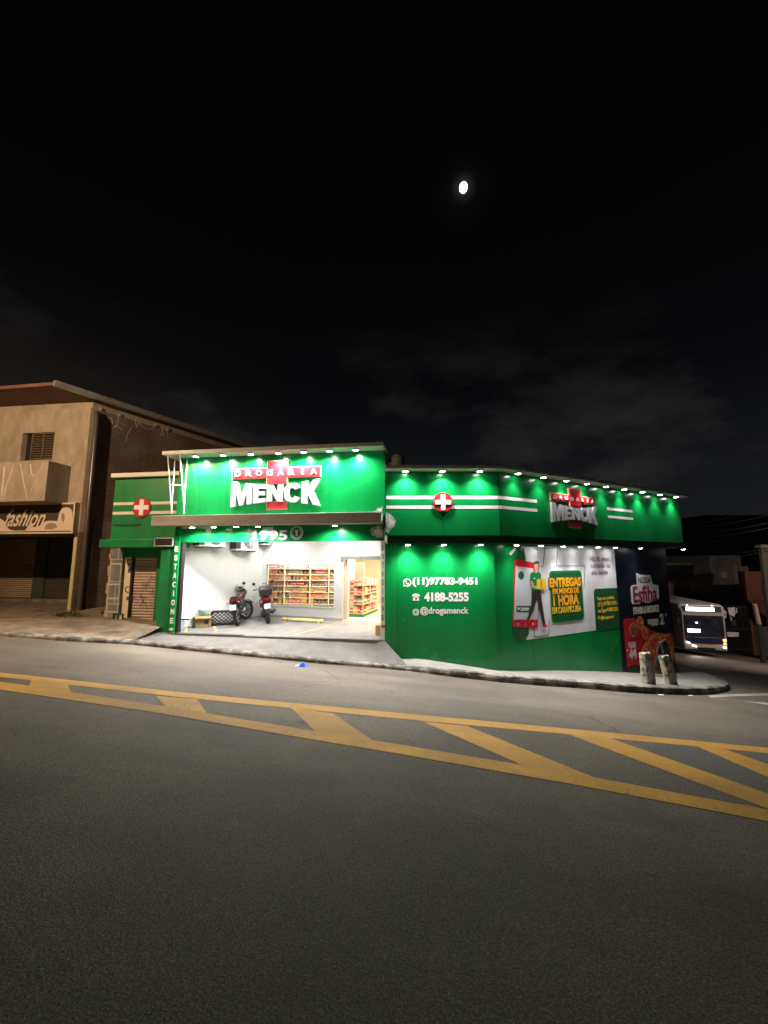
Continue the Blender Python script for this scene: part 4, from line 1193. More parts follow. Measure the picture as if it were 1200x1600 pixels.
# ------------------------------------------------------------------ shelves and goods in the shop
SHW = pm('cream shelf metal', (.76, .68, .55), .4, var=.03)
def colmat(n, c): return pm(n, c, .45, var=.10, scale=30, dirt=tuple(min(1, x * 1.6 + .15) for x in c), dscale=38, dlo=.53, dhi=.57)
PCOL = {'orange': (.75, .25, .05), 'pink': (.75, .16, .22), 'red': (.55, .03, .03), 'cream': (.75, .62, .40), 'yellow': (.80, .55, .05),
        'white': (.78, .76, .72), 'purple': (.25, .08, .30), 'blue': (.08, .18, .50), 'dark': (.05, .045, .05), 'green': (.12, .35, .10), 'peach': (.80, .42, .25)}
proto = {}
for cn, c in PCOL.items():
    m = colmat(cn + ' packaging', c)
    mb = MB(m); mb.box((0, 0, .5), (1, 1, 1)); mb.add([(-.5, -.502, .35), (.5, -.502, .35), (.5, -.502, .62), (-.5, -.502, .62)], [(0, 1, 2, 3)], WHITE if cn not in ('white', 'cream') else colmat(cn + ' label', (.6, .2, .15)))
    mb.add([(-.502, -.5, .35), (-.502, .5, .35), (-.502, .5, .62), (-.502, -.5, .62)], [(3, 2, 1, 0)])
    b = mb.build('pack', None, bevel=0.0, world=False)
    mb = MB(m); mb.lathe([(.001, 0), (.42, 0), (.48, .05), (.48, .62), (.40, .74), (.18, .80)], n=12); mb.lathe([(.2, .80), (.2, 1.0), (.001, 1.0)], n=10, mat=WHITE); mb.lathe([(.487, .2), (.487, .5)], n=12, mat=WHITE)
    k = mb.build('bottle', None, smooth=True, world=False)
    proto[cn] = (b.data, k.data); bpy.data.objects.remove(b); bpy.data.objects.remove(k)
SH_ORD = ['top', 'second', 'third', 'fourth', 'fifth', 'sixth', 'bottom']
def product(kind, cn, p, size, rz, where, group):
    me = proto[cn][1 if kind == 'bottle' else 0]
    o = bpy.data.objects.new('bottle' if kind == 'bottle' else 'product_box', me); COL.objects.link(o)
    o.location = p; o.scale = size; o.rotation_euler = (0, 0, rz)
    tag(o, '%s %s standing on the %s' % (cn, 'bottle' if kind == 'bottle' else 'pack', where), kind if kind == 'bottle' else 'box', group)
p0 = KB.pt(-.75, -.62, 0); p1 = KB.pt(2.75, -1.25, 0)
KS = Frame((p0.x, p0.y), (p1.x - p0.x, p1.y - p0.y))
WL = (p1 - p0).length
t = thing('shelf_unit', 'long cream wall shelf full of goods seen through the shop window', 'shelf', KS.pt(WL / 2, 0, ZFL))
mb = MB(SHW); mb.fbox(KS, 0, WL, -.42, -.40, ZFL, .25); mb.build('back_panel', t)
SZ = [-.32 - .2 * k for k in range(7)]
mb = MB(SHW)
for z in SZ: mb.fbox(KS, 0, WL, -.40, .0, z - .025, z)
mb.build('shelf_board', t)
mb = MB(SHW)
for u in (0, 1.12, 2.05, 2.72, WL): mb.fbox(KS, u - .015, u + .015, -.40, .012, ZFL, .25)
mb.build('upright', t)
rn = random.Random(21)
rowc = [('cream', 'pink', 'white', 'peach'), ('peach', 'white', 'cream', 'pink'), ('orange', 'orange', 'peach'), ('pink', 'red', 'pink'), ('cream', 'white', 'yellow'), ('orange', 'peach', 'cream'), ('yellow', 'orange', 'pink', 'blue')]
GW = 'goods on the window shelf'
for r, z in enumerate(SZ):
    u = .30
    while u < WL - .12:
        if u > 2.72: cols = (('purple', 'red'), ('red', 'dark', 'purple'), ('blue', 'dark', 'white'), ('purple', 'yellow'), ('yellow', 'red', 'purple'), ('dark', 'pink'), ('dark', 'white', 'dark'))[r]
        elif u > 2.05: cols = (('cream', 'orange'), ('white', 'red'), ('pink', 'white'), ('red', 'pink', 'purple'), ('cream', 'orange'), ('cream', 'white', 'dark'), ('dark', 'dark', 'blue'))[r]
        else: cols = rowc[r]
        cn = rn.choice(cols); run = rn.randint(1, 4); kind = 'bottle' if rn.random() < .3 else 'box'
        w = rn.uniform(.09, .15); h = rn.uniform(.12, .168)
        for k in range(run):
            if u > WL - .12: break
            for x in (1.12, 2.05, 2.72):
                if abs(u + w / 2 - x) < w / 2 + .018: u = x + .02
            sx = w if kind == 'box' else w * .85
            product(kind, cn, KS.pt(u + w / 2, -.13, z), (sx, .16 if kind == 'box' else sx, h), KS.xy() + rn.uniform(-.04, .04), SH_ORD[r] + ' shelf behind the shop window', GW)
            u += w + .006
        u += rn.uniform(.0, .02)
# island inside the door
g0 = at_z(545, 963.5, ZFL); g1 = at_z(567, 964.5, ZFL)
KG = Frame((g0.x, g0.y), (g1.x - g0.x, g1.y - g0.y)); WG = (g1 - g0).length
GD = 1.5; GZ = KG.px(556, 906)[1]
t = thing('shelf_island', 'freestanding goods island with green base behind the open shop door', 'shelf', KG.pt(WG / 2, -GD / 2, ZFL))
mb = MB(GREEN_P); mb.fbox(KG, -.02, WG + .02, -GD, .02, ZFL, ZFL + .09); mb.build('base', t)
mb = MB(SHW); gz = [ZFL + .12, ZFL + .12 + .3, ZFL + .12 + .6, ZFL + .12 + .9]
for z in gz: mb.fbox(KG, 0, WG, -GD, 0, z - .03, z)
mb.build('shelf_board', t)
mb = MB(SHW); mb.fbox(KG, .12, WG - .3, -GD + .05, -.14, ZFL + .09, gz[3] + .02); mb.build('back_panel', t)
mb = MB(SHW)
for u, v in ((0, 0), (WG, 0), (WG, -GD), (WG, -GD / 2)): mb.fbox(KG, u - .012, u + .012, v - .012, v + .012, ZFL + .09, gz[3] + .02)
mb.build('upright', t)
KG2 = Frame((KG.pt(WG, 0, 0).x, KG.pt(WG, 0, 0).y), (-KG.n.x, -KG.n.y))
GI = 'goods on the island behind the door'
isl = [('red', 'pink', 'red', 'yellow'), ('green', 'red', 'cream'), ('red', 'red', 'yellow'), ('cream', 'orange', 'white', 'red')]
for r, z in enumerate(gz):
    for F_, L, s in ((KG, WG, -.07), (KG2, GD, -.07)):
        u = .03
        while u < L - .1:
            w = rn.uniform(.08, .14); cn = rn.choice(isl[r]) if r < 3 else rn.choice(isl[3])
            kind = 'bottle' if rn.random() < .3 else 'box'
            if F_ is KG or r % 1 == 0:
                product(kind, cn, F_.pt(min(u + w / 2, L - .07), s, z), (w * .95, .1 if kind == 'box' else w * .8, rn.uniform(.16, .24)), F_.xy(), ('bottom', 'second lowest', 'third lowest', 'top')[r] + ' board of the goods island', GI)
            u += w + .008
# wall shelf at the back of the shop, seen over the island
KX = Frame((KB.pt(3.55, -3.6, 0).x, KB.pt(3.55, -3.6, 0).y), KB.d)
t = thing('shelf_unit', 'cream wall shelf of the shop seen above the goods island', 'shelf', KX.pt(1.2, 0, ZFL))
mb = MB(SHW); mb.fbox(KX, 0, 2.6, -.4, -.38, ZFL, .3)
mb.build('back_panel', t)
mb = MB(SHW)
for z in (-1.3, -.95, -.6, -.28, .0): mb.fbox(KX, 0, 2.6, -.38, 0, z - .025, z)
mb.build('shelf_board', t)
GX = 'goods on the rear wall shelf'
for r, z in enumerate((-.95, -.6, -.28, .0)):
    u = .05
    while u < 1.6:
        w = rn.uniform(.11, .17); cn = rn.choice(('white', 'pink', 'white', 'purple', 'peach', 'blue'))
        product('box', cn, KX.pt(u + w / 2, -.12, z), (w, .15, rn.uniform(.16, .24)), KX.xy(), ('lowest', 'third', 'second', 'top')[r] + ' board of the rear wall shelf', GX)
        u += w + .01
# bright light panel and pink board just inside the door
b0 = KB.px(546.5, 905, -.75); b1 = KB.px(552.5, 878, -.75)
t = thing('light_panel', 'upright bright white light panel just inside the shop door', 'lamp', KB.pt(b0[0], -.75, b0[1]))
mb = MB(PALEM); mb.fbox(KB, b0[0] - .02, b1[0] + .02, -.83, -.76, ZFL, b1[1] + .04); mb.build('frame', t)
mb = MB(emat('lit white panel', (1, .96, .9), 4)); mb.fbox(KB, b0[0], b1[0], -.76, -.745, b0[1], b1[1]); mb.build('diffuser', t)
b0 = KB.px(554, 906, -1.0); b1 = KB.px(569, 879, -1.0)
t = thing('pink_board', 'plain pink board beside the bright light panel inside the door', 'board', KB.pt(b0[0], -1.0, ZFL))
mb = MB(pm('pink board', (.70, .42, .36), .6)); mb.fbox(KB, b0[0], b1[0], -1.05, -1.0, b0[1], b1[1]); mb.build('board', t)
mb = MB(PALEM); mb.fbox(KB, b0[0] + .03, b0[0] + .06, -1.04, -1.01, ZFL, b0[1]); mb.fbox(KB, b1[0] - .06, b1[0] - .03, -1.04, -1.01, ZFL, b0[1]); mb.build('leg', t)

# ------------------------------------------------------------------ things standing in the bay
CARD = pm('brown cardboard', (.38, .24, .12), .85, var=.12, scale=8, dirt=(.28, .17, .08))
p = at_z(320, 979, LZ) + Vector((.0, -.12, 0))
t = thing('cardboard_box', 'brown cardboard box with black mark against the white bay wall', 'box', p, .32)
mb = MB(CARD); mb.box((0, .16, .15), (.40, .30, .29)); mb.build('box_body', t, world=False, bevel=.006)
mb = MB(CARD); mb.hexa([(-.2, 0, .295), (.2, 0, .295), (.2, -.10, .25), (-.2, -.10, .25), (-.2, 0, .30), (.2, 0, .30), (.2, -.10, .256), (-.2, -.10, .256)]); mb.hexa([(-.30, .02, .25), (-.2, .02, .295), (-.2, .30, .295), (-.30, .30, .25), (-.30, .02, .256), (-.2, .02, .30), (-.2, .30, .30), (-.30, .30, .256)]); mb.build('flap', t, world=False)
mb = MB(BLACK); mb.prism([(.03, .09), (.05, .14), (.02, .19), (.06, .17), (.09, .20), (.12, .17), (.15, .18), (.13, .13), (.14, .08), (.09, .10)], lambda a, b, d: Vector((a, -d, b)), -.008, -.0 + .012); 
mb.v = [v + Vector((0, .008, 0)) for v in mb.v]; mb.build('printed_mark', t, world=False)
p2 = p + Vector((-.05, .17, .30))
t = thing('clear_tub', 'pale green clear plastic tub standing on the cardboard box', 'tub', p2, .32)
mb = MB(glass_mat('clear plastic', (.72, .86, .80), .1))
w0, w1, h = .13, .16, .17
mb.hexa([(-w0, -.1, 0), (w0, -.1, 0), (w0, .1, 0), (-w0, .1, 0), (-w1, -.12, h), (w1, -.12, h), (w1, .12, h), (-w1, .12, h)]); mb.build('tub_body', t, world=False)
mb = MB(pm('pale green rim', (.55, .66, .62), .4)); mb.tube([(-w1, -.12, h), (w1, -.12, h), (w1, .12, h), (-w1, .12, h)], .008, 6, closed=True); mb.build('rim', t, world=False)
# lattice crate
p = at_z(346, 976.5, LZ) + Vector((.05, -.08, 0))
t = thing('lattice_crate', 'black plastic lattice crate on its side between cardboard box and motorbike', 'crate', p, .30)
mb = MB(BLACK); W2, H2 = .60, .36
for (a, b) in (((-W2 / 2, 0), (W2 / 2, 0)), ((-W2 / 2, H2), (W2 / 2, H2)), ((-W2 / 2, 0), (-W2 / 2, H2)), ((W2 / 2, 0), (W2 / 2, H2))):
    mb.tube([(a[0], 0, a[1] + .015), (b[0], 0, b[1] + .015)], .018, 6)
    mb.tube([(a[0], .26, a[1] + .015), (b[0], .26, b[1] + .015)], .018, 6)
for x in (-W2 / 2, W2 / 2):
    for z in (.015, H2 + .015): mb.tube([(x, 0, z), (x, .26, z)], .018, 6)
mb.build('frame', t, world=False)
mb = MB(BLACK)
def lat(y):
    s = .075
    for k in range(-8, 12):
        for d in (1, -1):
            x0 = k * s * 1.5 - W2 / 2; pts = []
            for q in range(0, 25):
                z = H2 * q / 24; x = x0 + d * z * 1.2
                if -W2 / 2 <= x <= W2 / 2: pts.append((x, y, z + .015))
            if len(pts) > 1: mb.tube([pts[0], pts[-1]], .013, 5)
lat(0); mb.build('lattice', t, world=False)
mb = MB(pm('grey liner', (.50, .50, .47), .7)); mb.box((0, .255, H2 / 2 + .015), (W2, .01, H2)); mb.build('back_panel', t, world=False)
# bucket behind the column
p = at_z(274.5, 985, LZ) + Vector((.02, .15, 0))
t = thing('bucket', 'small pale blue bucket with black tool behind the green column', 'bucket', p)
mb = MB(pm('pale blue plastic', (.50, .62, .74), .4)); mb.lathe([(.001, 0), (.10, 0), (.125, .20), (.13, .21), (.118, .20), (.095, .01), (.001, .01)], n=18); mb.build('bucket_body', t, world=False, smooth=True)
mb = MB(BLACK); mb.box((.14, 0, .26), (.22, .05, .03)); mb.tube([(.05, 0, .01), (.09, 0, .26)], .01, 6); mb.tube([(.02, .05, .05), (-.03, .06, .5)], .008, 6); mb.build('squeegee', t, world=False)
# paper carton by the right column
p = at_z(591, 993, LZ)
t = thing('carton', 'small brown carton at the foot of the white column', 'box', p, .1)
mb = MB(CARD); mb.box((0, .1, .12), (.13, .2, .24)); mb.build('carton_body', t, world=False, bevel=.006)
mb = MB(pm('carton tape', (.30, .2, .1), .4)); mb.box((0, .1, .242), (.03, .2, .003)); mb.build('tape', t, world=False)
# wheel stop
a = at_z(441, 970, LZ); b = at_z(505, 973.5, LZ)
t = thing('wheel_stop', 'long yellow wheel stop bar on the bay floor below the shop window', 'wheel stop', (a + b) / 2, math.atan2(b.y - a.y, b.x - a.x)); L = (b - a).length
mb = MB(YLINE); mb.hexa([(-L / 2, -.06, .05), (L / 2, -.06, .05), (L / 2, .06, .05), (-L / 2, .06, .05), (-L / 2, -.04, .10), (L / 2, -.04, .10), (L / 2, .04, .10), (-L / 2, .04, .10)]); mb.build('bar', t, world=False, bevel=.01)
for s in (-1, 1):
    mb = MB(YLINE); mb.box((s * (L / 2 - .12), 0, .025), (.08, .09, .05)); mb.build('foot', t, world=False)

# ------------------------------------------------------------------ motorbikes (local: x forward, z up, wheels on z = 0)
MARO = pm('dark maroon paint', (.045, .006, .010), .3)
REDP = pm('red tank paint', (.20, .010, .014), .28)
ENG = pm('engine alloy', (.16, .16, .165), .45, metal=.7)
PLATE = pm('number plate', (.42, .43, .50), .4, var=.03)
def wheel(mb_t, mb_r, c, r, w, steer=0.0):
    M = Matrix.Rotation(steer, 3, 'Z')
    prof = [(r - .075, -w * .32), (r - .03, -w / 2), (r - .008, -w * .36), (r, 0), (r - .008, w * .36), (r - .03, w / 2), (r - .075, w * .32), (r - .075, -w * .32)]
    mb_t.lathe(prof, c, 'Y', 36, M=M)
    mb_r.lathe([(r - .076, -w * .3), (r - .09, -w * .2), (r - .09, w * .2), (r - .076, w * .3)], c, 'Y', 30, M=M)
    mb_r.lathe([(.001, -.06), (.05, -.06), (.05, .06), (.001, .06)], c, 'Y', 14, M=M)
    for k in range(12):
        a = 2 * math.pi * k / 12; s = .03 * (1 if k % 2 else -1)
        mb_r.tube([Vector(c) + M @ Vector((.045 * math.cos(a + .3), s, .045 * math.sin(a + .3))), Vector(c) + M @ Vector(((r - .088) * math.cos(a), 0, (r - .088) * math.sin(a)))], .005, 4)
def motorbike(loc, rz, label, lean, steer, body, topbox, rim):
    t = thing('motorbike', label, 'motorcycle', loc, rot=(lean, 0, rz), group=None)
    WB = 1.24; rr, rf = .30, .30
    def part(nm, mb, par=t, smooth=True, **k): return mb.build(nm, par, smooth=smooth, world=False, **k)
    mt, mr = MB(RUBBER), MB(rim); wheel(mt, mr, (0, 0, rr), rr, .11); w = part('rear_wheel', mr); part('tyre', mt, w)
    mt, mr = MB(RUBBER), MB(rim); wheel(mt, mr, (WB, 0, rf), rf, .085, steer); w = part('front_wheel', mr); part('tyre', mt, w)
    S = Matrix.Rotation(steer, 3, 'Z'); hd = Vector((WB - .20, 0, .82))
    def sp(x, y, z): return Vector((WB, 0, 0)) + S @ Vector((x, y, z))
    mb = MB(CHROME)
    for s in (-.085, .085): mb.tube([sp(0, s, rf), sp(-.20, s, .84)], [.024, .02], 10)
    part('fork', mb)
    mb = MB(BLACK)
    mud = [sp((rf + .035) * math.cos(R(a)) , 0, rf + (rf + .035) * math.sin(R(a))) for a in range(30, 151, 15)]
    for a, b in zip(mud[:-1], mud[1:]):
        q = S @ Vector((0, .055, 0)); mb.add([a - q, b - q, b + q, a + q], [(0, 1, 2, 3)])
    part('front_mudguard', mb)
    mb = MB(DKMET)
    mb.tube([hd, (.75, 0, .66), (.15, 0, .70), (-.25, 0, .76)], .022, 8); mb.tube([hd, (.86, 0, .34), (.45, 0, .26), (.36, 0, .45), (.2, 0, .7)], .02, 8)
    for s in (-.10, .10): mb.tube([(0, s, rr), (.42, s, .34)], .02, 8); mb.tube([(.04, s, rr + .02), (-.02, s, .68)], [.03, .028], 8)
    part('frame', mb)
    mb = MB(ENG); mb.box((.62, 0, .36), (.34, .22, .22)); mb.cyl((.68, 0, .40), (.76, 0, .62), .095, .085, 14); mb.lathe([(.001, -.16), (.10, -.16), (.11, -.13), (.11, .13), (.10, .16), (.001, .16)], (.55, 0, .34), 'Y', 16)
    for k in range(5):
        mb.cyl((.69 + .014 * k, 0, .44 + .04 * k), (.692 + .014 * k, 0, .452 + .04 * k), .115, .115, 14)
    part('engine', mb, bevel=0)
    mb = MB(body)
    sec = []
    for x, w_, z0, z1 in ((.96, .05, .74, .84), (.88, .12, .70, .90), (.76, .145, .68, .93), (.62, .13, .68, .91), (.50, .09, .68, .84), (.44, .06, .69, .79)):
        sec.append([Vector((x, w_ * math.cos(R(a)), (z0 + z1) / 2 + (z1 - z0) / 2 * math.sin(R(a)))) for a in range(0, 360, 30)])
    vs = [v for s in sec for v in s]; fs = []
    for i in range(len(sec) - 1):
        for k in range(12): fs.append((i * 12 + k, i * 12 + (k + 1) % 12, (i + 1) * 12 + (k + 1) % 12, (i + 1) * 12 + k))
    fs += [tuple(range(12)), tuple(reversed(range(len(vs) - 12, len(vs))))]
    mb.add(vs, fs); part('fuel_tank', mb)
    mb = MB(BLACK); sec = []
    for x, w_, z0, z1 in ((.48, .08, .74, .80), (.30, .12, .72, .80), (.10, .125, .72, .81), (-.12, .12, .74, .85), (-.30, .09, .77, .86)):
        sec.append([Vector((x, w_ * p, z0 + (z1 - z0) * q)) for p, q in ((-1, 0), (-1, .6), (-.7, 1), (.7, 1), (1, .6), (1, 0))])
    vs = [v for s in sec for v in s]; fs = []
    for i in range(len(sec) - 1):
        for k in range(6): fs.append((i * 6 + k, i * 6 + (k + 1) % 6, (i + 1) * 6 + (k + 1) % 6, (i + 1) * 6 + k))
    fs += [tuple(range(6)), tuple(reversed(range(len(vs) - 6, len(vs))))]
    mb.add(vs, fs); part('seat', mb)
    mb = MB(body)
    for s in (-1, 1):
        mb.hexa([(.36, s * .10, .52), (-.30, s * .10, .68), (-.34, s * .09, .78), (.36, s * .11, .74), (.36, s * .12, .52), (-.30, s * .115, .68), (-.34, s * .105, .78), (.36, s * .13, .74)])
    mb.hexa([(-.28, -.10, .66), (-.28, .10, .66), (-.40, .08, .74), (-.40, -.08, .74), (-.28, -.10, .78), (-.28, .10, .78), (-.40, .08, .82), (-.40, -.08, .82)])
    part('tail_fairing', mb, bevel=.01)
    mb = MB(pm('red lamp glass', (.14, .006, .006), .2)); mb.box((-.405, 0, .735), (.05, .11, .05)); part('tail_light', mb, bevel=.012)
    mb = MB(BLACK)
    a_ = [(Vector((-.02 + (rr + .05) * math.cos(R(a)), 0, rr + (rr + .05) * math.sin(R(a))))) for a in (70, 95, 120, 145, 168)]
    for a, b in zip(a_[:-1], a_[1:]): mb.add([a - Vector((0, .075, 0)), b - Vector((0, .075, 0)), b + Vector((0, .075, 0)), a + Vector((0, .075, 0))], [(0, 1, 2, 3)])
    mb.box((-.34, 0, .60), (.03, .1, .16)); part('rear_mudguard', mb)
    mb = MB(PLATE); mb.box((-.405, 0, .56), (.006, .19, .15), M=Matrix.Rotation(R(12), 3, 'Y')); pl = part('number_plate', mb, smooth=False)
    mb = MB(CHROME if not topbox else DKMET); mb.tube([(.62, -.14, .30), (.45, -.17, .24), (.1, -.19, .30), (-.34, -.20, .40)], [.022, .025, .05, .052], 12); part('exhaust', mb)
    mb = MB(DKMET)
    mb.tube([sp(-.24, -.36, .97), sp(-.20, -.20, .98), sp(-.17, -.05, .90), sp(-.17, .05, .90), sp(-.20, .20, .98), sp(-.24, .36, .97)], .013, 8)
    hb = part('handlebar', mb)
    mb = MB(RUBBER)
    for s in (-1, 1): mb.cyl(sp(-.24, s * .26, .975), sp(-.25, s * .38, .97), .019, None, 10)
    part('grip', mb, hb)
    for s in (-1, 1):
        mb = MB(BLACK); c = sp(-.24, s * .33, 1.16)
        mb.tube([sp(-.20, s * .22, .98), sp(-.20, s * .27, 1.08), c], .007, 6); mb.ball(c, .058, 14, sc=(.35, 1, .8)); mr_ = part('mirror', mb)
    mb = MB(BLACK); c = sp(-.05, 0, .86); mb.ball(c, .105, 16, sc=(.75, 1, 1)); hl = part('headlight', mb)
    mb = MB(glass_mat('lamp glass', (.9, .9, .92), .2)); mb.ball(sp(.015, 0, .86), .085, 14, sc=(.4, 1, 1)); part('lens', mb, hl)
    for x, s in ((-.36, -1), (-.36, 1)):
        mb = MB(ORANGE); mb.ball((x, s * .17, .70), .03, 10, sc=(1.2, 1, .8)); mb.tube([(x, s * .17, .70), (x, s * .06, .70)], .008, 6, mat=BLACK); part('turn_signal', mb)
    mb = MB(DKMET); mb.tube([(.45, .10, .24), (.36, .26, .0 + .26 * math.tan(-lean) + .01)], .012, 8); part('kickstand', mb)
    mb = MB(DKMET); mb.tube([(.38, -.24, .27), (.38, .24, .27)], .014, 8); part('footrest', mb)
    if topbox:
        mb = MB(BLACK)
        x0, x1, y, z0, z1 = -.48, -.06, .21, .86, 1.12
        mb.hexa([(x0 + .03, -y + .04, z0), (x1, -y + .04, z0), (x1, y - .04, z0), (x0 + .03, y - .04, z0), (x0, -y, z1 - .08), (x1, -y, z1 - .08), (x1, y, z1 - .08), (x0, y, z1 - .08)])
        mb.hexa([(x0, -y, z1 - .075), (x1, -y, z1 - .075), (x1, y, z1 - .075), (x0, y, z1 - .075), (x0 + .06, -y + .05, z1 + .03), (x1 - .04, -y + .05, z1 + .03), (x1 - .04, y - .05, z1 + .03), (x0 + .06, y - .05, z1 + .03)])
        bx = part('luggage_box', mb, bevel=.02)
        mb = MB(DKMET); mb.tube([(-.3, -.06, z1 + .03), (-.3, -.06, z1 + .1), (-.3, .06, z1 + .1), (-.3, .06, z1 + .03)], .012, 6); part('carry_handle', mb, bx)
    t.scale = (.96, .90, .98)
    return t, hd, sp
b1, hd1, sp1 = motorbike(at_z(371.5, 977.5, LZ), R(98), 'maroon motorbike with wire wheels and a helmet on its handlebar beside the lattice crate', R(-7), R(-40), MARO, False, CHROME)
b2, hd2, sp2 = motorbike(at_z(419, 974, LZ), R(112), 'red motorbike with a black luggage box parked below the shop window', R(-8), R(14), REDP, True, DKMET)
# helmet hung over the handlebar
hm = pm('silver grey helmet', (.42, .43, .45), .25, var=.4, scale=5)
hp = base_matrix(b1) @ sp1(-.22, -.05, 1.03)
t = thing('helmet', 'silver and black helmet hung on the maroon motorbike', 'helmet', hp, R(-60))
mb = MB(hm); mb.ball((0, 0, .0), .135, 20, sc=(1.05, .9, 1.0)); mb.build('shell', t, world=False, smooth=True)
mb = MB(BLACK); mb.ball((.035, 0, -.005), .118, 18, sc=(1.0, .85, .5)); mb.build('visor', t, world=False, smooth=True)
mb = MB(WHITE); mb.add([(-.02, -.03, .1352), (.06, -.02, .122), (.06, .02, .122), (-.02, .03, .1352)], [(0, 1, 2, 3)]); mb.build('stripe', t, world=False)
# ------------------------------------------------------------------ block wall at the edge of the wing
BLK = brick_mat('grey block', (.20, .21, .20), (.26, .27, .26), (.50, .50, .47), scale=1.0, bw=.42, bh=.62, rotate=(R(90), 0, 0))
PO = -.2
u0 = FW.px(164, 970, PO)[0]; u1 = FW.px(184, 970, PO)[0]
t = thing('block_pier', 'grey concrete block pier with pale mortar joints beside the low wing', 'pier', FW.pt((u0 + u1) / 2, 0, LZ))
mb = MB(BLK); mb.fbox(FW, u0, u1, -.6, PO, LZ - .2, zca - .01); mb.build('blockwork', t)
mb = MB(pm('pale mortar', (.52, .52, .49), .9, bmp=.4)); 
for y in (881, 913, 935, 956):
    z = FW.px(175, y, PO)[1]; mb.fbox(FW, u0 + .03, u1 - .046, PO, PO + .006, z - .02, z + .02)
mb.fbox(FW, u1 - .045, u1 - .02, PO, PO + .005, LZ + .05, FW.px(175, 880, PO)[1]); mb.fbox(FW, u0 + .005, u0 + .028, PO, PO + .005, LZ + .05, FW.px(175, 900, PO)[1])
mb.build('mortar_joint', t)
mb = MB(pm('raw brick edge', (.48, .30, .18), .9, var=.25, scale=12, bmp=.5)); rn = random.Random(4); z = LZ - .1
while z < zca - .1:
    h = rn.uniform(.10, .2); w = rn.uniform(.03, .10); mb.fbox(FW, u0 - w, u0 - .002, -.55, PO - .03, z, min(z + h - .01, zca - .02)); z += h
mb.build('brick_edge', t)
p = FW.pt(FW.px(189, 967, -.1)[0], -.1, LZ)
t = thing('meter_box', 'small green framed meter box at the foot of the grey block pier', 'box', p, FW.xy())
mb = MB(DKGREEN); w, h = .30, .40
for a, b in (((-w / 2, 0), (w / 2, .02)), ((-w / 2, h - .02), (w / 2, h)), ((-w / 2, 0), (-w / 2 + .025, h)), ((w / 2 - .025, 0), (w / 2, h)), ((-.012, 0), (.012, h))):
    mb.box(((a[0] + b[0]) / 2, -.1, (a[1] + b[1]) / 2), (abs(b[0] - a[0]), .04, abs(b[1] - a[1])))
mb.build('frame', t, world=False)
mb = MB(pm('grey meter plate', (.22, .22, .20), .6)); mb.box((-.07, -.08, h / 2), (.12, .02, h - .05)); mb.build('meter_panel', t, world=False)
mb = MB(pm('green label', (.10, .28, .06), .6)); mb.box((.07, -.085, h * .45), (.09, .02, .12)); mb.box((.07, -.08, h / 2), (.12, .012, h - .05), mat=CREAMW); mb.build('label_plate', t, world=False)

# ------------------------------------------------------------------ neighbour's two storey house with the boutique
SZ0 = -1.66
HC = at_z(111, 958, SZ0)                                   # front corner nearest the pharmacy
FH = Frame((HC.x, HC.y), (.985, -.12))                     # front wall, u runs negative to the left
dS = Vector((.47, .883)); FS = Frame((HC.x, HC.y), dS)      # side wall running back
ZHT = FH.px(136, 637)[1]                                   # wall top
zg0, zg1 = FH.px(60, 832)[1], FH.px(60, 790)[1]            # sign board
HO = thing('neighbour_house', 'stained two storey house with graffiti, a balcony and a dark brick side wall', 'house', HC)
BRK = brick_mat('dark brick', (.22, .12, .09), (.17, .10, .08), (.20, .18, .16), scale=1.0, bw=.24, bh=.085, rotate=(R(90), 0, 0))
# front wall of the upper floor with a window hole
w0 = FH.px(36, 676); w1 = FH.px(81, 719)
zwa = FH.px(58, 719)[1]; zwb = FH.px(58, 676)[1]
mb = MB(PLASTER)
mb.poly(FH, [[(-9, zg0), (0, zg0), (0, ZHT), (-9, ZHT)], [(w0[0], zwa), (w1[0], zwa), (w1[0], zwb), (w0[0], zwb)]], -.18, 0)
mb.build('front_wall', HO)
mb = MB(BLACK); mb.fbox(FH, w0[0], w1[0], -.17, -.16, zwa, zwb); wn = mb.build('window', HO)
WB_ = pm('brown shutter', (.13, .085, .06), .7)
mb = MB(WB_); t_ = .04; ux = w0[0] + (w1[0] - w0[0]) * .25
for a, b in ((ux, ux + t_), (w1[0] - t_, w1[0]), ((ux + w1[0]) / 2 - .02, (ux + w1[0]) / 2 + .02)): mb.fbox(FH, a, b, -.15, -.05, zwa, zwb)
for z in (zwa, zwb - t_): mb.fbox(FH, ux, w1[0], -.15, -.051, z, z + t_)
mb.build('window_frame', wn)
mb = MB(WB_); k = 0; z = zwa + .06
while z < zwb - .06:
    mb.hexa([FH.pt(ux + t_, -.08, z), FH.pt(w1[0] - t_, -.08, z), FH.pt(w1[0] - t_, -.13, z + .05), FH.pt(ux + t_, -.13, z + .05), FH.pt(ux + t_, -.08, z + .012), FH.pt(w1[0] - t_, -.08, z + .012), FH.pt(w1[0] - t_, -.13, z + .062), FH.pt(ux + t_, -.13, z + .062)]); z += .085
mb.build('shutter_louvre', wn)
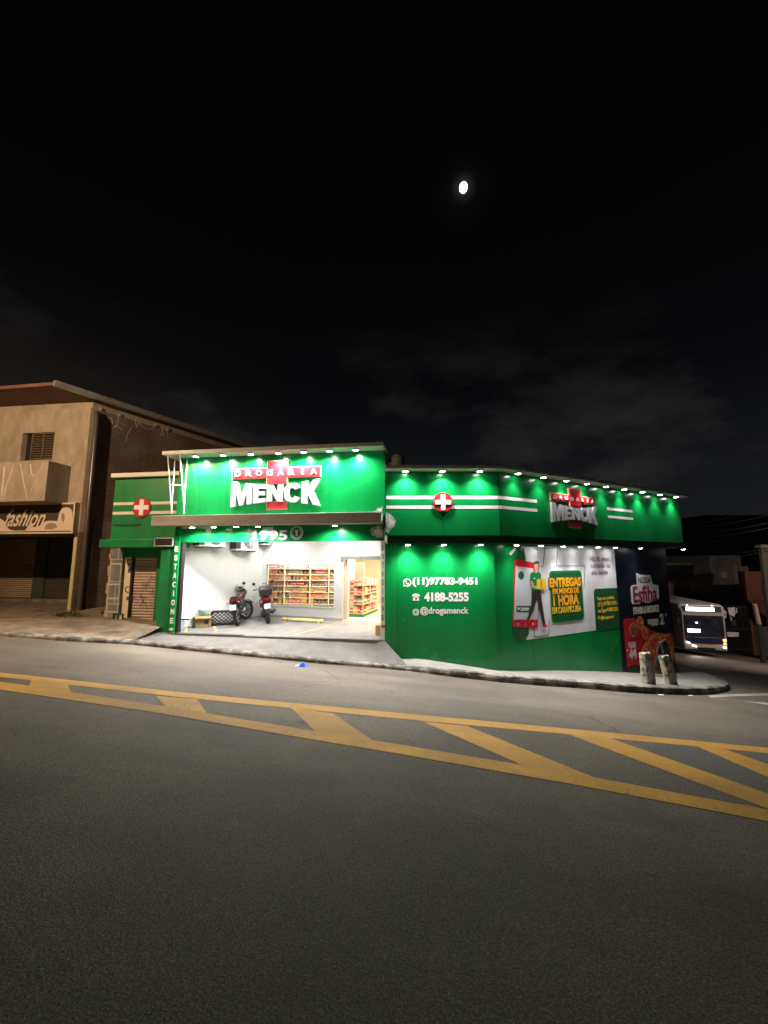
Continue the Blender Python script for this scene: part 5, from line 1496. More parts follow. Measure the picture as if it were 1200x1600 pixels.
# balcony parapet standing proud of the wall
BO = .75
b1u = FH.px(73, 750, BO)[0]; zb0, zb1 = FH.px(40, 783, BO)[1], FH.px(40, 721, BO)[1]
zbs = FH.px(80, 775, .0)[1]
mb = MB(PLASTER)
mb.fbox(FH, -9, b1u, BO - .14, BO, zb0, zb1); mb.fbox(FH, b1u - .14, b1u, .0, BO - .142, zb0, zb1); mb.fbox(FH, -9, b1u - .001, 0, BO - .142, zb0 - .0, zb0 + .12)
bal = mb.build('balcony', HO)
SPR = pm('pale spray paint', (.66, .60, .50), .8)
mb = MB(SPR)
def spray(F, pts, o, r=.013):
    Q = [F.px(x, y, o) for x, y in pts]; mb.tube([F.pt(a, o + .003, b) for a, b in Q], r, 5)
for pts in (((-10, 725), (1, 781), (7, 728)), ((8, 729), (3, 780)), ((22, 726), (11, 757), (6, 775)), ((32, 724), (38, 757), (44, 783), (52, 760), (61, 745), (52, 746), (46, 748), (48, 741)), ((48, 725), (49, 738), (51, 743), (58, 742), (65, 732), (69, 722))):
    spray(FH, pts, BO)
mb.build('balcony_graffiti', bal)
mb = MB(SPR)
spray(FH, ((99, 727), (98, 734), (100, 746)), 0); spray(FH, ((109, 724), (105, 732), (104, 741), (107, 744), (109, 740), (105, 737)), 0)
mb.build('wall_graffiti', HO)
# side wall of dark brick and stained render
zend = 12.0
mb = MB(BRK); mb.fbox(FS, 0.0, zend, -.18, 0, SZ0 - .4, ZHT); sw = mb.build('side_wall', HO)
mb = MB(PLASTER); mb.fbox(FS, 0.005, .28, .0, .012, zg0, ZHT)
mb.build('corner_render', HO)
mb = MB(pm('faded spray paint', (.42, .38, .34), .8))
for pts in (((156, 636), (158, 650), (161, 655)), ((166, 655), (174, 652), (176, 663)), ((186, 646), (184, 660), (180, 668)), ((176, 670), (182, 664), (190, 672)),
            ((211, 657), (213, 668), (217, 660), (224, 669), (236, 671), (243, 663)), ((250, 682), (254, 671), (256, 682)), ((261, 668), (261, 684), (268, 686)), ((196, 690), (200, 676), (205, 668))):
    spray(FS, pts, -.012, .016)
mb.build('side_graffiti', HO)
# roof: eaves, gutter
ROOFT = pm('clay roof tiles', (.15, .075, .05), .85, var=.3, scale=6, bmp=.5, bscale=18, dirt=(.12, .06, .04), dscale=2)
ov = .95
c_ = [FH.pt(-9.5, ov, 0), FS.pt(0, .42, 0) + Vector((-.15, -.95, 0)), FS.pt(zend + .5, .42, 0), FH.pt(-9.5, -12, 0)]
apx = at_y(83, 597, c_[1].y)
c1 = Vector((apx.x, apx.y, 0))
ze = apx.z
cc = [(c_[0].x, c_[0].y), (c1.x, c1.y), (c_[2].x, c_[2].y), (c_[3].x, c_[3].y)]
mb = MB(ROOFT); mb.prism(cc, lambda a, b, d: Vector((a, b, d)), ze - .10, ze)
mx = sum(p[0] for p in cc) / 4; my = sum(p[1] for p in cc) / 4
for a, b in zip(cc, cc[1:] + cc[:1]): mb.add([(a[0], a[1], ze), (b[0], b[1], ze), (mx, my, ze + 1.5)], [(0, 1, 2)])
rf = mb.build('roof', HO)
mb = MB(PLASTER)
mb.prism([(c_[0].x, FH.pt(-9.5, -.1, 0).y), (HC.x - .02, HC.y + .1), (FS.pt(zend, -.05, 0).x, FS.pt(zend, -.05, 0).y), (c_[3].x + 1, c_[3].y)], lambda a, b, d: Vector((a, b, d)), ZHT, ze - .1)
mb.build('eaves_wall', HO)
mb = MB(pm('zinc gutter', (.42, .46, .44), .35, metal=.5, dirt=(.2, .2, .2)))
g0 = Vector((cc[1][0], cc[1][1], ze - .02)); g1 = Vector((cc[2][0], cc[2][1], ze - .02)); dd = (g1 - g0).normalized(); nn = Vector((dd.y, -dd.x, 0))
mb.hexa([g0 + nn * .005 + Vector((0, 0, -.11)), g1 + nn * .005 + Vector((0, 0, -.11)), g1 + nn * .14 + Vector((0, 0, -.11)), g0 + nn * .14 + Vector((0, 0, -.11)),
         g0 + nn * .005 + Vector((0, 0, .06)), g1 + nn * .005 + Vector((0, 0, .06)), g1 + nn * .14 + Vector((0, 0, .06)), g0 + nn * .14 + Vector((0, 0, .06))])
mb.build('gutter', rf)
# ground floor: corner post, rain pipe, recessed shutters
mb = MB(pm('pale yellow paint', (.52, .48, .22), .7, dirt=(.3, .27, .15))); a = FH.px(104, 958)[0]; b = FH.px(109, 958)[0]
mb.fbox(FH, a, b, -.14, -.005, SZ0 - .1, zg0 - .002); mb.build('corner_post', HO)
mb = MB(pm('brown rain pipe', (.075, .06, .055), .32, spec=.6)); pp = [FS.pt(.16, .11, SZ0), FS.pt(.16, .11, ZHT - .35), FS.pt(.16, .04, ZHT - .1)]
mb.tube(pp, .075, 12); mb.build('rain_pipe', HO, smooth=True)
mb = MB(pm('dark downpipe', (.05, .045, .045), .3)); mb.tube([FS.pt(.36, .07, SZ0), FS.pt(.36, .07, zg0 + .4)], .04, 8); mb.build('service_pipe', HO, smooth=True)
RD = 2.5
mb = MB(pm('dark shop wall', (.10, .10, .07), .9, dirt=(.05, .05, .04))); mb.fbox(FH, -9, 1.4, -RD - .2, -RD, SZ0 - .1, zg0); mb.build('rear_wall', HO)
mb = MB(pm('porch ceiling', (.22, .18, .13), .9)); mb.fbox(FH, -9, -.16, -RD, -.19, zg0 - .0, zg0 + .1); mb.build('porch_ceiling', HO)
SH2 = pm('brown roll shutter', (.36, .29, .21), .5, var=.1, scale=3, dirt=(.22, .17, .12))
SH3 = pm('black roll shutter', (.085, .075, .062), .5)
def rollsh(F, u0, u1, o, z0, z1, mat, ns, nm='roll_shutter'):
    mb = MB(mat); vs = []; h = (z1 - z0) / ns
    for k in range(ns):
        for (t, q) in ((0, 0), (.15, .028), (.5, .04), (.82, .028), (.94, 0)): vs += [F.pt(u0, o + q, z0 + (k + t) * h), F.pt(u1, o + q, z0 + (k + t) * h)]
    m2 = len(vs) // 2
    mb.add(vs, [(2 * i, 2 * i + 1, 2 * i + 3, 2 * i + 2) for i in range(m2 - 1)]); return mb.build(nm, HO)
zz0 = SZ0 + .18
ua = FH.px(53, 920, -RD + .02)[0]; ub = FH.px(72, 920, -RD)[0]; uc = FH.px(104, 920, -RD)[0]
s1 = rollsh(FH, -9, ua, -RD + .02, zz0, zg0 - .05, SH2, 30)
s2 = rollsh(FH, ub, uc + .3, -RD + .02, zz0, zg0 - .05, SH3, 30)
mb = MB(pm('faded shutter lettering', (.42, .36, .28), .7))
def bx(F, x0, y0, x1, y1, o): return pxbox(F, x0, y0, x1, y1, o)
put_text(mb, 'er Moda', fnF(FH), bx(FH, -8, 861, 54, 880, -RD + .065), bold=.0, depth=-RD + .066, shear=.25)
mb.build('shutter_lettering', s1)
mb = MB(pm('green pillar paint', (.045, .06, .035), .8)); mb.fbox(FH, ua + .01, ub - .01, -RD, -RD + .12, SZ0, zg0); mb.build('porch_pillar', HO)
mb = MB(EARTH); mb.fbox(FH, -9, .4, -RD - .1, -RD + .35, SZ0 - .2, zz0 - .02); mb.build('porch_step', HO)
# boutique sign board
SG = thing('boutique_sign', 'brown boutique sign board with a script word and a pale reclining figure', 'sign', FH.pt(FH.px(60, 832)[0], 0, zg0))
so = .16; usr = FH.px(118.5, 790, so)[0]
mb = MB(pm('brown sign print', (.065, .048, .038), .5)); mb.fbox(FH, -8, usr - .06, .004, so, zg0, zg1); mb.build('panel', SG)
mb = MB(pm('pale sign frame', (.60, .52, .42), .6)); t_ = .05
mb.fbox(FH, -8, usr, 0.004, so + .02, zg1, zg1 + .05); mb.fbox(FH, -8, usr, .004, so + .02, zg0 - .05, zg0); mb.fbox(FH, usr - .058, usr, .004, so + .021, zg0 + .001, zg1 - .001); mb.build('frame', SG)
SGP = pm('cream sign print', (.66, .55, .43), .5, var=.05)
mb = MB(SGP)
put_text(mb, 'fashion', fnF(FH), bx(FH, 12, 796, 70, 822, so), bold=.012, depth=so + .012, shear=.35)
mb.build('script_lettering', SG)
mb = MB(SGP)
put_text(mb, 'MODA FEMININA', fnF(FH), bx(FH, 14, 822, 41, 824.5, so), bold=.0, depth=so + .010)
mb.v = []; mb.f = []; mb.m = []
fig = [(-10, 831), (-10, 812), (0, 810), (7, 814), (10, 821), (14, 827), (22, 829), (40, 829), (45, 819.5), (48, 822), (55, 823.5), (62, 821.5), (70, 815), (78, 813.5), (90, 814), (92, 806), (93, 800), (98, 794), (105, 792.5), (111, 795), (113.5, 801), (113, 811), (112, 824), (112.5, 829)]
mb.poly(FH, [FH.px(x, y, so) for x, y in fig], so, so + .007)
mb.mat = pm('brown sign shade', (.30, .22, .16), .5)
mb.poly(FH, [FH.px(x, y, so) for x, y in ((96, 806), (98, 801.5), (101, 803), (101.5, 810), (99, 816), (97, 813))], so + .007, so + .01)
mb.poly(FH, [FH.px(x, y, so) for x, y in ((72, 820), (80, 817), (88, 819), (90, 824), (82, 827), (70, 827))], so + .007, so + .009)
mb.build('figure_print', SG)
# gate in the alley
q0 = at_z(126, 947, SZ0); q1 = at_z(160, 946, SZ0)
t = thing('alley_gate', 'dark slatted metal gate in the alley between brick house and green wing', 'gate', (q0 + q1) / 2, math.atan2(q1.y - q0.y, q1.x - q0.x)); L = (q1 - q0).length + .5
mb = MB(pm('dark gate metal', (.05, .04, .035), .5)); z = .1
while z < 2.6: mb.box((0, 0, z), (L, .03, .05)); z += .095
mb.box((0, .03, 1.3), (L, .01, 2.5)); mb.build('slat_panel', t, world=False)
mb = MB(pm('grey gate post', (.30, .26, .22), .6)); mb.box((0, -.05, .9), (.05, .05, 1.8)); mb.box((0, -.045, .14), (L, .04, .04)); mb.box((0, -.045, 1.6), (L, .04, .05)); mb.build('gate_frame', t, world=False)
p0 = at_z(116, 962, SZ0); p1 = at_z(158, 962, SZ0)
t = thing('alley_step', 'worn low step across the alley beside the brown rain pipe', 'step', (p0 + p1) / 2)
mb = MB(EARTH); F = Frame((p0.x, p0.y), (p1.x - p0.x, p1.y - p0.y)); mb.fbox(F, 0, (p1 - p0).length, -1.0, 0, SZ0 - .2, SZ0 + .13); mb.build('step_block', t, bevel=.02)

# weeds at the post and small litter
rn = random.Random(12)
def weed(px, py, n, h, label):
    p = at_z(px, py, SZ0); mb = MB(pm('weed green', (.075, .085, .03), .8, var=.4, scale=20))
    for k in range(n):
        a = rn.random() * 6.28; d = rn.random() * .28; b = Vector((d * math.cos(a) * 1.6, d * math.sin(a), 0)); a2 = rn.random() * 6.28; hh = h * rn.uniform(.4, 1)
        tip = b + Vector((math.cos(a2) * hh * .5, math.sin(a2) * hh * .5, hh)); w = Vector((-math.sin(a2), math.cos(a2), 0)) * .014
        mid = (b + tip) / 2 + Vector((0, 0, hh * .12)); mb.add([b - w, b + w, mid + w, mid - w], [(0, 1, 2, 3)]); mb.add([mid - w, mid + w, tip], [(0, 1, 2)])
    o = mb.build('weed_tuft', None, world=False); o.location = p; tag(o, label, 'weeds')
weed(104, 965, 130, .22, 'dry green weeds at the foot of the pale yellow post')
weed(118, 968, 60, .14, 'small weeds in front of the alley step')
mb = MB(pm('dark rag', (.03, .022, .02), .9)); vs = []; n = 9
for i in range(n):
    for j in range(6): vs.append((i * .045 - .18, j * .04 - .1, .012 + .05 * rn.random() * (1 if 0 < i < n - 1 and 0 < j < 5 else .1)))
mb.add(vs, [(i * 6 + j, (i + 1) * 6 + j, (i + 1) * 6 + j + 1, i * 6 + j + 1) for i in range(n - 1) for j in range(5)])
o = mb.build('rag', None, world=False, smooth=True); o.location = at_z(60, 969, SZ0) + Vector((0, 0, .02)); tag(o, 'crumpled dark rag lying on the dirt pavement', 'rag')
mb = MB(pm('blue plastic', (.05, .14, .60), .35)); vs = []; n = 10
for i in range(n):
    for j in range(8):
        e = math.sin(math.pi * i / (n - 1)) * math.sin(math.pi * j / 7); vs.append(((i - 4.5) * .022 + rn.uniform(-.006, .006), (j - 3.5) * .018 + rn.uniform(-.006, .006), .005 + e * .075 + rn.uniform(0, .02) * e))
mb.add(vs, [(i * 8 + j, (i + 1) * 8 + j, (i + 1) * 8 + j + 1, i * 8 + j + 1) for i in range(n - 1) for j in range(7)])
rf_ = on_ground(473, 1041.5); t = thing('litter_bag', 'crumpled blue and white plastic bag in the gutter by the kerb', 'litter', rf_)
mb.build('blue_film', t, world=False, smooth=True)
mb = MB(WHITE); mb.add([(-.17, -.03, .008), (-.10, -.05, .03), (-.08, .03, .035), (-.16, .04, .01)], [(0, 1, 2, 3)]); mb.build('white_film', t, world=False)
def scrap(px, py, s, label, up=.0):
    p = on_ground(px, py, up); mb = MB(pm('scrap paper', (.6, .58, .54), .8)); pts = [(s * math.cos(R(a)) * rn.uniform(.6, 1.1), s * math.sin(R(a)) * rn.uniform(.4, .9), rn.uniform(.004, .02)) for a in range(0, 360, 51)]
    mb.add(pts, [tuple(range(len(pts)))]); o = mb.build('paper_scrap', None, world=False); o.location = p; tag(o, label, 'litter')
scrap(1032, 1086.5, .07, 'white paper scrap in the gutter below the stumps', .01); scrap(1078, 1087.5, .06, 'white paper scrap in the gutter near the kerb corner', .01)


# ------------------------------------------------------------------ concrete stumps and pavement board at the corner
STU = pm('peeling concrete stump', (.46, .40, .28), .9, var=.25, scale=6, bmp=.5, bscale=25, dirt=(.14, .13, .12), dscale=6, dlo=.46, dhi=.56)
def stump(px, py, h, w, lean, rz, label, seed):
    b = on_ground(px, py, .11); rn = random.Random(seed); mb = MB(STU); n = 12; rows = 12; vs = []
    for r_ in range(rows + 1):
        z = h * r_ / rows; k = w * (1 - .10 * r_ / rows)
        for i in range(n):
            a = 2 * math.pi * i / n + math.pi / 4; c, s = math.cos(a), math.sin(a); e = 5
            rad = k / 2 / ((abs(c) ** e + abs(s) ** e) ** (1 / e)) + rn.uniform(-.010, .010)
            zz = z + (rn.uniform(-.03, .035) if r_ == rows else 0) - (.10 if r_ == 0 else 0)
            vs.append(Vector((rad * c + lean[0] * z, rad * s * .8 + lean[1] * z, zz)))
    fs = [(r_ * n + i, r_ * n + (i + 1) % n, (r_ + 1) * n + (i + 1) % n, (r_ + 1) * n + i) for r_ in range(rows) for i in range(n)]
    vs.append(Vector((lean[0] * h, lean[1] * h, h + .01))); fs += [(rows * n + i, rows * n + (i + 1) % n, len(vs) - 1) for i in range(n)]
    mb.add(vs, fs); o = mb.build('concrete_stump', None, world=False); o.location = b; o.rotation_euler = (0, 0, rz); tag(o, label, 'stump', 'concrete stumps on the pavement')
stump(1014, 1069, .70, .26, (-.03, .02), .15, 'upright square concrete stump in front of the pizza picture', 3)
stump(1050, 1070, .66, .24, (-.20, .03), .1, 'leaning concrete stump in front of the dark pavement board', 7)
# A board
p0 = on_ground(1040, 1061, .11); p1 = on_ground(1062, 1060, .11)
cen = (p0 + p1) / 2; t = thing('pavement_board', 'dark folding pavement board leaning behind the leaning stump', 'board', cen, math.atan2(p1.y - p0.y, p1.x - p0.x) + .1)
w = .62; h = .98; BRN = pm('dark brown board', (.045, .035, .032), .5); FRM = pm('worn board frame', (.07, .055, .045), .7)
for nm, y0, y1 in (('front_board', 0, .16), ('rear_board', .40, .18)):
    mb = MB(BRN); mb.hexa([(-w / 2 + .05, y0, .12), (w / 2 - .05, y0, .12), (w / 2 - .05, y0 + .02, .12), (-w / 2 + .05, y0 + .02, .12), (-w / 2 + .05, y1, h), (w / 2 - .05, y1, h), (w / 2 - .05, y1 + .02, h), (-w / 2 + .05, y1 + .02, h)]); bd = mb.build(nm, t, world=False)
    mb = MB(FRM)
    for s in (-1, 1): mb.tube([(s * (w / 2 - .02), y0 - .02 * (1 if y0 < .1 else -1), 0), (s * (w / 2 - .02), y1, h + .02)], .024, 6)
    mb.tube([(-w / 2, y1, h), (w / 2, y1, h)], .02, 6); mb.build('frame', bd, world=False)

# ------------------------------------------------------------------ city bus on the side street
BW, BH, BL = 2.5, 3.05, 10.5
fl = on_ground(1076, 1011.5)
k_ = 24.0 / fl.y if fl.y > 26 else 1
bp = on_ground(1104, 1013); 
bx_, by_ = at_y(1103, 1012, 24.0).x, 24.0
BZ = G(bx_, by_)
hb = math.atan2(-.97, -.25)
BUS = thing('city_bus', 'white and blue city bus with lit destination display coming up the dark side street', 'bus', (bx_, by_, BZ), hb)
BWH = pm('bus white paint', (.36, .36, .37), .3, dirt=(.38, .37, .36), dscale=1.2); BBL = pm('bus blue paint', (.012, .025, .085), .25)
BGL = pm('dark bus glass', (.012, .014, .02), .08, var=.02)
def bpart(nm, mb, par=BUS, **k): return mb.build(nm, par, world=False, **k)
# x forward (front at x = 0), y left
def sect(x, y0, z0, z1, r=.18):
    return [Vector((x, a, b)) for a, b in rrect(-y0, y0, z0, z1, r, 4)]
mb = MB(BWH); S_ = [sect(-BL, BW / 2 - .05, .45, BH - .05), sect(-BL + .15, BW / 2, .40, BH), sect(-.45, BW / 2, .40, BH), sect(-.18, BW / 2 - .05, .42, BH - .06), sect(-.02, BW / 2 - .16, .50, BH - .35)]
vs = [v for s in S_ for v in s]; L_ = len(S_[0]); fs = []
for i in range(len(S_) - 1):
    for k in range(L_): fs.append((i * L_ + k, i * L_ + (k + 1) % L_, (i + 1) * L_ + (k + 1) % L_, (i + 1) * L_ + k))
fs += [tuple(range(L_)), tuple(reversed(range(len(vs) - L_, len(vs))))]
mb.add(vs, fs); bpart('body', mb, smooth=True)
mb = MB(pm('windscreen glass', (.022, .027, .042), .12, var=.6, scale=2.5)); mb.hexa([(-.0, -1.02, 1.12), (-.0, 1.02, 1.12), (-.1, 1.02, 1.12), (-.1, -1.02, 1.12), (-.06, -1.05, 2.62), (-.06, 1.05, 2.62), (-.2, 1.05, 2.62), (-.2, -1.05, 2.62)])  # bluish base colour stands in for cabin light behind the glass
mb.v = [v + Vector((.03, 0, 0)) for v in mb.v]; ws = bpart('windscreen', mb, bevel=.02)
for y in (-.5, .35):
    mb = MB(BLACK); mb.tube([(.04, y, 1.16), (.02, y + .45, 1.62)], .012, 5); bpart('wiper', mb, ws)
mb = MB(BLACK); mb.hexa([(.005, -1.0, 2.60), (.005, 1.0, 2.60), (-.2, 1.0, 2.60), (-.2, -1.0, 2.60), (-.04, -1.0, 2.92), (-.04, 1.0, 2.92), (-.2, 1.0, 2.92), (-.2, -1.0, 2.92)]); db = bpart('destination_box', mb)
mb = MB(emat('lit white display', (.95, .97, 1), 7)); mb.hexa([(.008, -.85, 2.64), (.008, .62, 2.64), (-.05, .62, 2.64), (-.05, -.85, 2.64), (-.026, -.85, 2.86), (-.026, .62, 2.86), (-.05, .62, 2.86), (-.05, -.85, 2.86)]); bpart('display', mb, db)
mb = MB(emat('lit cab lamp', (.95, .97, 1), 5)); mb.box((.045, -.55, 1.47), (.02, .66, .19)); bpart('cab_lamp', mb); mb = MB(mb.mat); mb.box((.05, -.38, 1.95), (.02, .10, .06)); bpart('cab_lamp', mb)
mb = MB(BBL); mb.hexa([(.03, -1.0, .72), (.03, 1.0, .72), (-.1, 1.0, .72), (-.1, -1.0, .72), (.022, -1.02, 1.10), (.022, 1.02, 1.10), (-.1, 1.02, 1.10), (-.1, -1.02, 1.10)]); bpart('front_panel', mb, bevel=.02)
mb = MB(pm('pale bumper stripe', (.60, .42, .34), .4)); 
pts = [Vector((.06 - .10 * (y / 1.1) ** 2, y, .60 + .14 * (y / 1.1) ** 2)) for y in [i * .11 for i in range(-10, 11)]]
vs = []
for p in pts: vs += [p + Vector((0, 0, -.07)), p + Vector((0, 0, .07)), p + Vector((-.1, 0, .07)), p + Vector((-.1, 0, -.07))]
mb.add(vs, [(4 * i + k, 4 * i + (k + 1) % 4, 4 * i + 4 + (k + 1) % 4, 4 * i + 4 + k) for i in range(20) for k in range(4)]); bpart('bumper_stripe', mb)
mb = MB(BWH); mb.box((-.05, 0, .46), (.2, 2.2, .18)); bpart('bumper', mb, bevel=.03)
mb = MB(BLACK); mb.box((.055, .0, .44), (.01, .9, .12)); bpart('grille', mb)
HEM = emat('lit headlight', (1, .97, .9), 6); DIM = emat('lit side lamp', (1, .9, .7), 3)
for nm, y, z, sz, m, rot in (('headlight', -.92, .76, (.04, .20, .08), HEM, .35), ('headlight', -.60, .57, (.04, .24, .07), HEM, .35), ('headlight', .97, .78, (.04, .12, .10), DIM, 0), ('headlight', .95, .56, (.04, .15, .13), DIM, 0)):
    mb = MB(m); mb.box((.045, y, z), sz, M=Matrix.Rotation(-rot, 3, 'X')); h_ = bpart(nm, mb, bevel=.015)
mb = MB(emat('amber lamp', (1, .35, .03), 6)); mb.box((.03, .98, .97), (.05, .16, .12)); bpart('turn_signal', mb, bevel=.02)
for y in (-.75, .55):
    mb = MB(emat('roof marker', (1, .95, .85), 5)); mb.box((-.05, y, 2.98), (.05, .08, .035)); bpart('marker_lamp', mb)
for s in (-1, 1):
    mb = MB(BGL)
    for k in range(6): mb.box((-1.6 - k * 1.45, s * (BW / 2 + .003), 1.95), (1.3, .02, 1.05))
    bpart('side_window', mb)
    mb = MB(pm('bus skirt blue', (.03, .035, .07), .35)); mb.box((-BL / 2 - .3, s * (BW / 2 + .004), .95), (BL - 1.2, .012, .72)); bpart('side_band', mb)
    mb = MB(BWH); mb.box((-BL / 2 - .3, s * (BW / 2 + .006), .52), (BL - 1.2, .012, .06)); mb.box((-BL / 2 - .3, s * (BW / 2 + .006), 2.78), (BL - 1.2, .03, .05)); bpart('side_stripe', mb)
    mb = MB(BLACK); mb.tube([(-.1, s * 1.15, 2.5), (.25, s * 1.42, 2.4), (.25, s * 1.42, 2.2)], .02, 6); mb.box((.25, s * 1.42, 2.05), (.08, .18, .34)); bpart('mirror', mb)
    for x in (-2.4, -8.0):
        mb = MB(RUBBER); mb.lathe([(.001, -.12), (.30, -.12), (.46, -.13), (.48, -.1), (.48, .1), (.46, .13), (.3, .12), (.001, .12)], (x, s * (BW / 2 - .13), .48), 'Y', 24); w_ = bpart('wheel', mb, smooth=True)
        mb = MB(pm('steel rim', (.35, .35, .36), .4, metal=.8)); mb.lathe([(.001, s * .13), (.24, s * .135), (.26, s * .12)], (x, s * (BW / 2 - .12), .48), 'Y', 18); bpart('rim', mb, w_)
for y in (-.75, ):
    L = bpy.data.lights.new('headlight_beam', 'SPOT'); L.energy = 120; L.color = (1, .96, .88); L.spot_size = R(70); L.spot_blend = .8; L.shadow_soft_size = .08
    lo = bpy.data.objects.new('headlight_beam', L); COL.objects.link(lo); lo.parent = BUS; lo.location = (.15, y, .7); lo.rotation_euler = Vector((1, 0, -.12)).to_track_quat('-Z', 'Y').to_euler()

# ------------------------------------------------------------------ far side of the side street
rn = random.Random(31)
def house(label, x0, x1, ytop, Y, mat, base=1004, depth=6, name='dark_house', cat='house'):
    a = at_y(x0, base, Y); b = at_y(x1, base, Y); z1 = at_y((x0 + x1) / 2, ytop, Y).z; z0 = min(G(a.x, Y), G(b.x, Y)) - .5
    t = thing(name, label, cat, ((a.x + b.x) / 2, Y, z0)); F = Frame((a.x, Y), (1, 0)); W = b.x - a.x
    mb = MB(mat); mb.fbox(F, 0, W, -depth, 0, z0, z1); mb.build('wall', t); return t, F, W, z0, z1
DB1 = brick_mat('dim brown brick', (.28, .13, .09), (.20, .10, .07), (.16, .14, .12), scale=1.0, bw=.4, bh=.2, rotate=(R(90), 0, 0))
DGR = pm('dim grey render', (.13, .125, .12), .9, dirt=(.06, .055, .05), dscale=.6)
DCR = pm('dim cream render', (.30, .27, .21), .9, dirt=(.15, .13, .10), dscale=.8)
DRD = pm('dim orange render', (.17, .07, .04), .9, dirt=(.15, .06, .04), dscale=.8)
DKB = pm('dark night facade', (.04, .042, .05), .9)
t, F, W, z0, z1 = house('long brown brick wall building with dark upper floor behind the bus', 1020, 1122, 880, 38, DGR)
zb = at_y(1070, 937, 38).z; zt = at_y(1070, 909, 38).z
mb = MB(DB1); mb.fbox(F, -.1, W * .62, 0, .25, zb, zt); mb.build('brick_parapet', t)
mb = MB(DCR); mb.fbox(F, W * .625, W + .3, 0, .2, zb - .1, zt + .1); pw = mb.build('painted_panel', t)
mb = MB(DKMET)
for k in range(26):
    x = W * .64 + rn.random() * W * .36; z = zb + .2 + rn.random() * (zt - zb - .5); P = [F.pt(x, .21, z)]
    for j in range(3): x += rn.uniform(-.4, .5); z += rn.uniform(-.35, .35); P.append(F.pt(min(x, W + .2), .21, min(max(z, zb), zt)))
    mb.tube(P, .04, 4)
mb.build('scribble_graffiti', pw)
mb = MB(pm('corrugated roof sheet', (.09, .085, .08), .7)); mb.hexa([F.pt(-.3, 1.6, zb - .5), F.pt(W + .3, 1.6, zb - .5), F.pt(W + .3, 0, zb - .1), F.pt(-.3, 0, zb - .1), F.pt(-.3, 1.6, zb - .4), F.pt(W + .3, 1.6, zb - .4), F.pt(W + .3, 0, zb), F.pt(-.3, 0, zb)]); mb.build('awning_roof', t)
for k in range(3):
    mb = MB(BGL); u = W * (.1 + .22 * k); mb.fbox(F, u, u + 1.4, 0, .03, zt + .5, zt + 1.6); w_ = mb.build('window', t)
    mb = MB(DGR); mb.fbox(F, u - .1, u + 1.5, .0, .12, zt + .4, zt + .497); mb.build('sill', w_)
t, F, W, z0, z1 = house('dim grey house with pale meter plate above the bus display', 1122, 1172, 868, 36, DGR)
mb = MB(DCR); a = at_y(1127, 903, 36); b = at_y(1134, 895, 36); mb.fbox(F, a.x - F.P.x, b.x - F.P.x, 0, .1, a.z, b.z); mb.build('meter_plate', t)
mb = MB(pm('pale column paint', (.22, .20, .17), .9))
for x in (1143, 1152, 1160): a = at_y(x, 900, 36); mb.fbox(F, a.x - F.P.x, a.x - F.P.x + .35, 0, .3, z0, z1 - 1)
mb.build('column', t)
mb = MB(DKMET); zz = at_y(1150, 945, 36).z; mb.fbox(F, 0, W, 0, 1.4, zz, zz + .15); mb.build('canopy', t)
mb = MB(BLACK); u_ = W * .5; mb.fbox(F, u_, u_ + 1.6, 0, .05, z0, z0 + 3); mb.build('doorway', t)
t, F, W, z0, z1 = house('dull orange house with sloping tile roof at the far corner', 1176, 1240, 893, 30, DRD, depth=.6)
mb = MB(pm('dark tiles', (.12, .05, .035), .9, bmp=.4)); zz = at_y(1180, 940, 30).z; mb.hexa([F.pt(-.5, 1.8, zz - .9), F.pt(W, 1.8, zz - .9), F.pt(W, 0, zz), F.pt(-.5, 0, zz), F.pt(-.5, 1.8, zz - .75), F.pt(W, 1.8, zz - .75), F.pt(W, 0, zz + .15), F.pt(-.5, 0, zz + .15)]); mb.build('tile_roof', t)
mb = MB(BGL); mb.fbox(F, 1.2, 2.6, 0, .04, zz + .5, zz + 1.5); mb.build('window', t)
mb = MB(DGR); mb.fbox(F, 0.2, W, 0.02, .2, z0, zz - 1.2); mb.build('lower_wall', t)
t, F, W, z0, z1 = house('pale concrete corner pillar building cut by the picture edge', 1195, 1225, 856, 25, pm('dark pillar render', (.07, .066, .06), .9), base=905, depth=.2)
mb = MB(DGR); mb.fbox(F, -.12, W, -.3, .12, z1, z1 + .2); mb.build('cornice', t)
mb = MB(DKMET); mb.fbox(F, .3, .9, 0, .04, z0 + 1, z0 + 3); mb.build('door', t)
def slab(label, x0, x1, ytop, Y):
    t, F, W, z0, z1 = house(label, x0, x1, ytop, Y, DKB, name='apartment_block', cat='building', depth=14)
    for r in range(int((z1 - z0) / 3.0)):
        for c in range(int(W / 4)):
            if rn.random() < .8:
                pass
    for r in range(2, int((z1 - z0) / 3.0)):
        mb = MB(BGL); mb.fbox(F, 1, W - 1, 0, .05, z0 + r * 3, z0 + r * 3 + 1.3); mb.build('window_band', t)
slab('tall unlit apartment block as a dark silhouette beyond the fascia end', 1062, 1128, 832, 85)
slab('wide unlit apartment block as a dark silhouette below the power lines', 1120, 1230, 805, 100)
mb = MB(DKB); vs = []; fs = []
for i in range(21):
    x = 30 + i * 20; h = 6 + 8 * math.sin(i * .5) ** 2 + rn.uniform(-1, 1)
    vs += [(x, 150, -25), (x, 150, -2 + h * .4), (x, 200, 4 + h), (x, 300, 4 + h)]
for i in range(20):
    for k in range(3): fs.append((4 * i + k, 4 * i + 4 + k, 4 * i + 5 + k, 4 * i + 1 + k))
mb.add(vs, fs); struct(mb, 'hill', smooth=True)
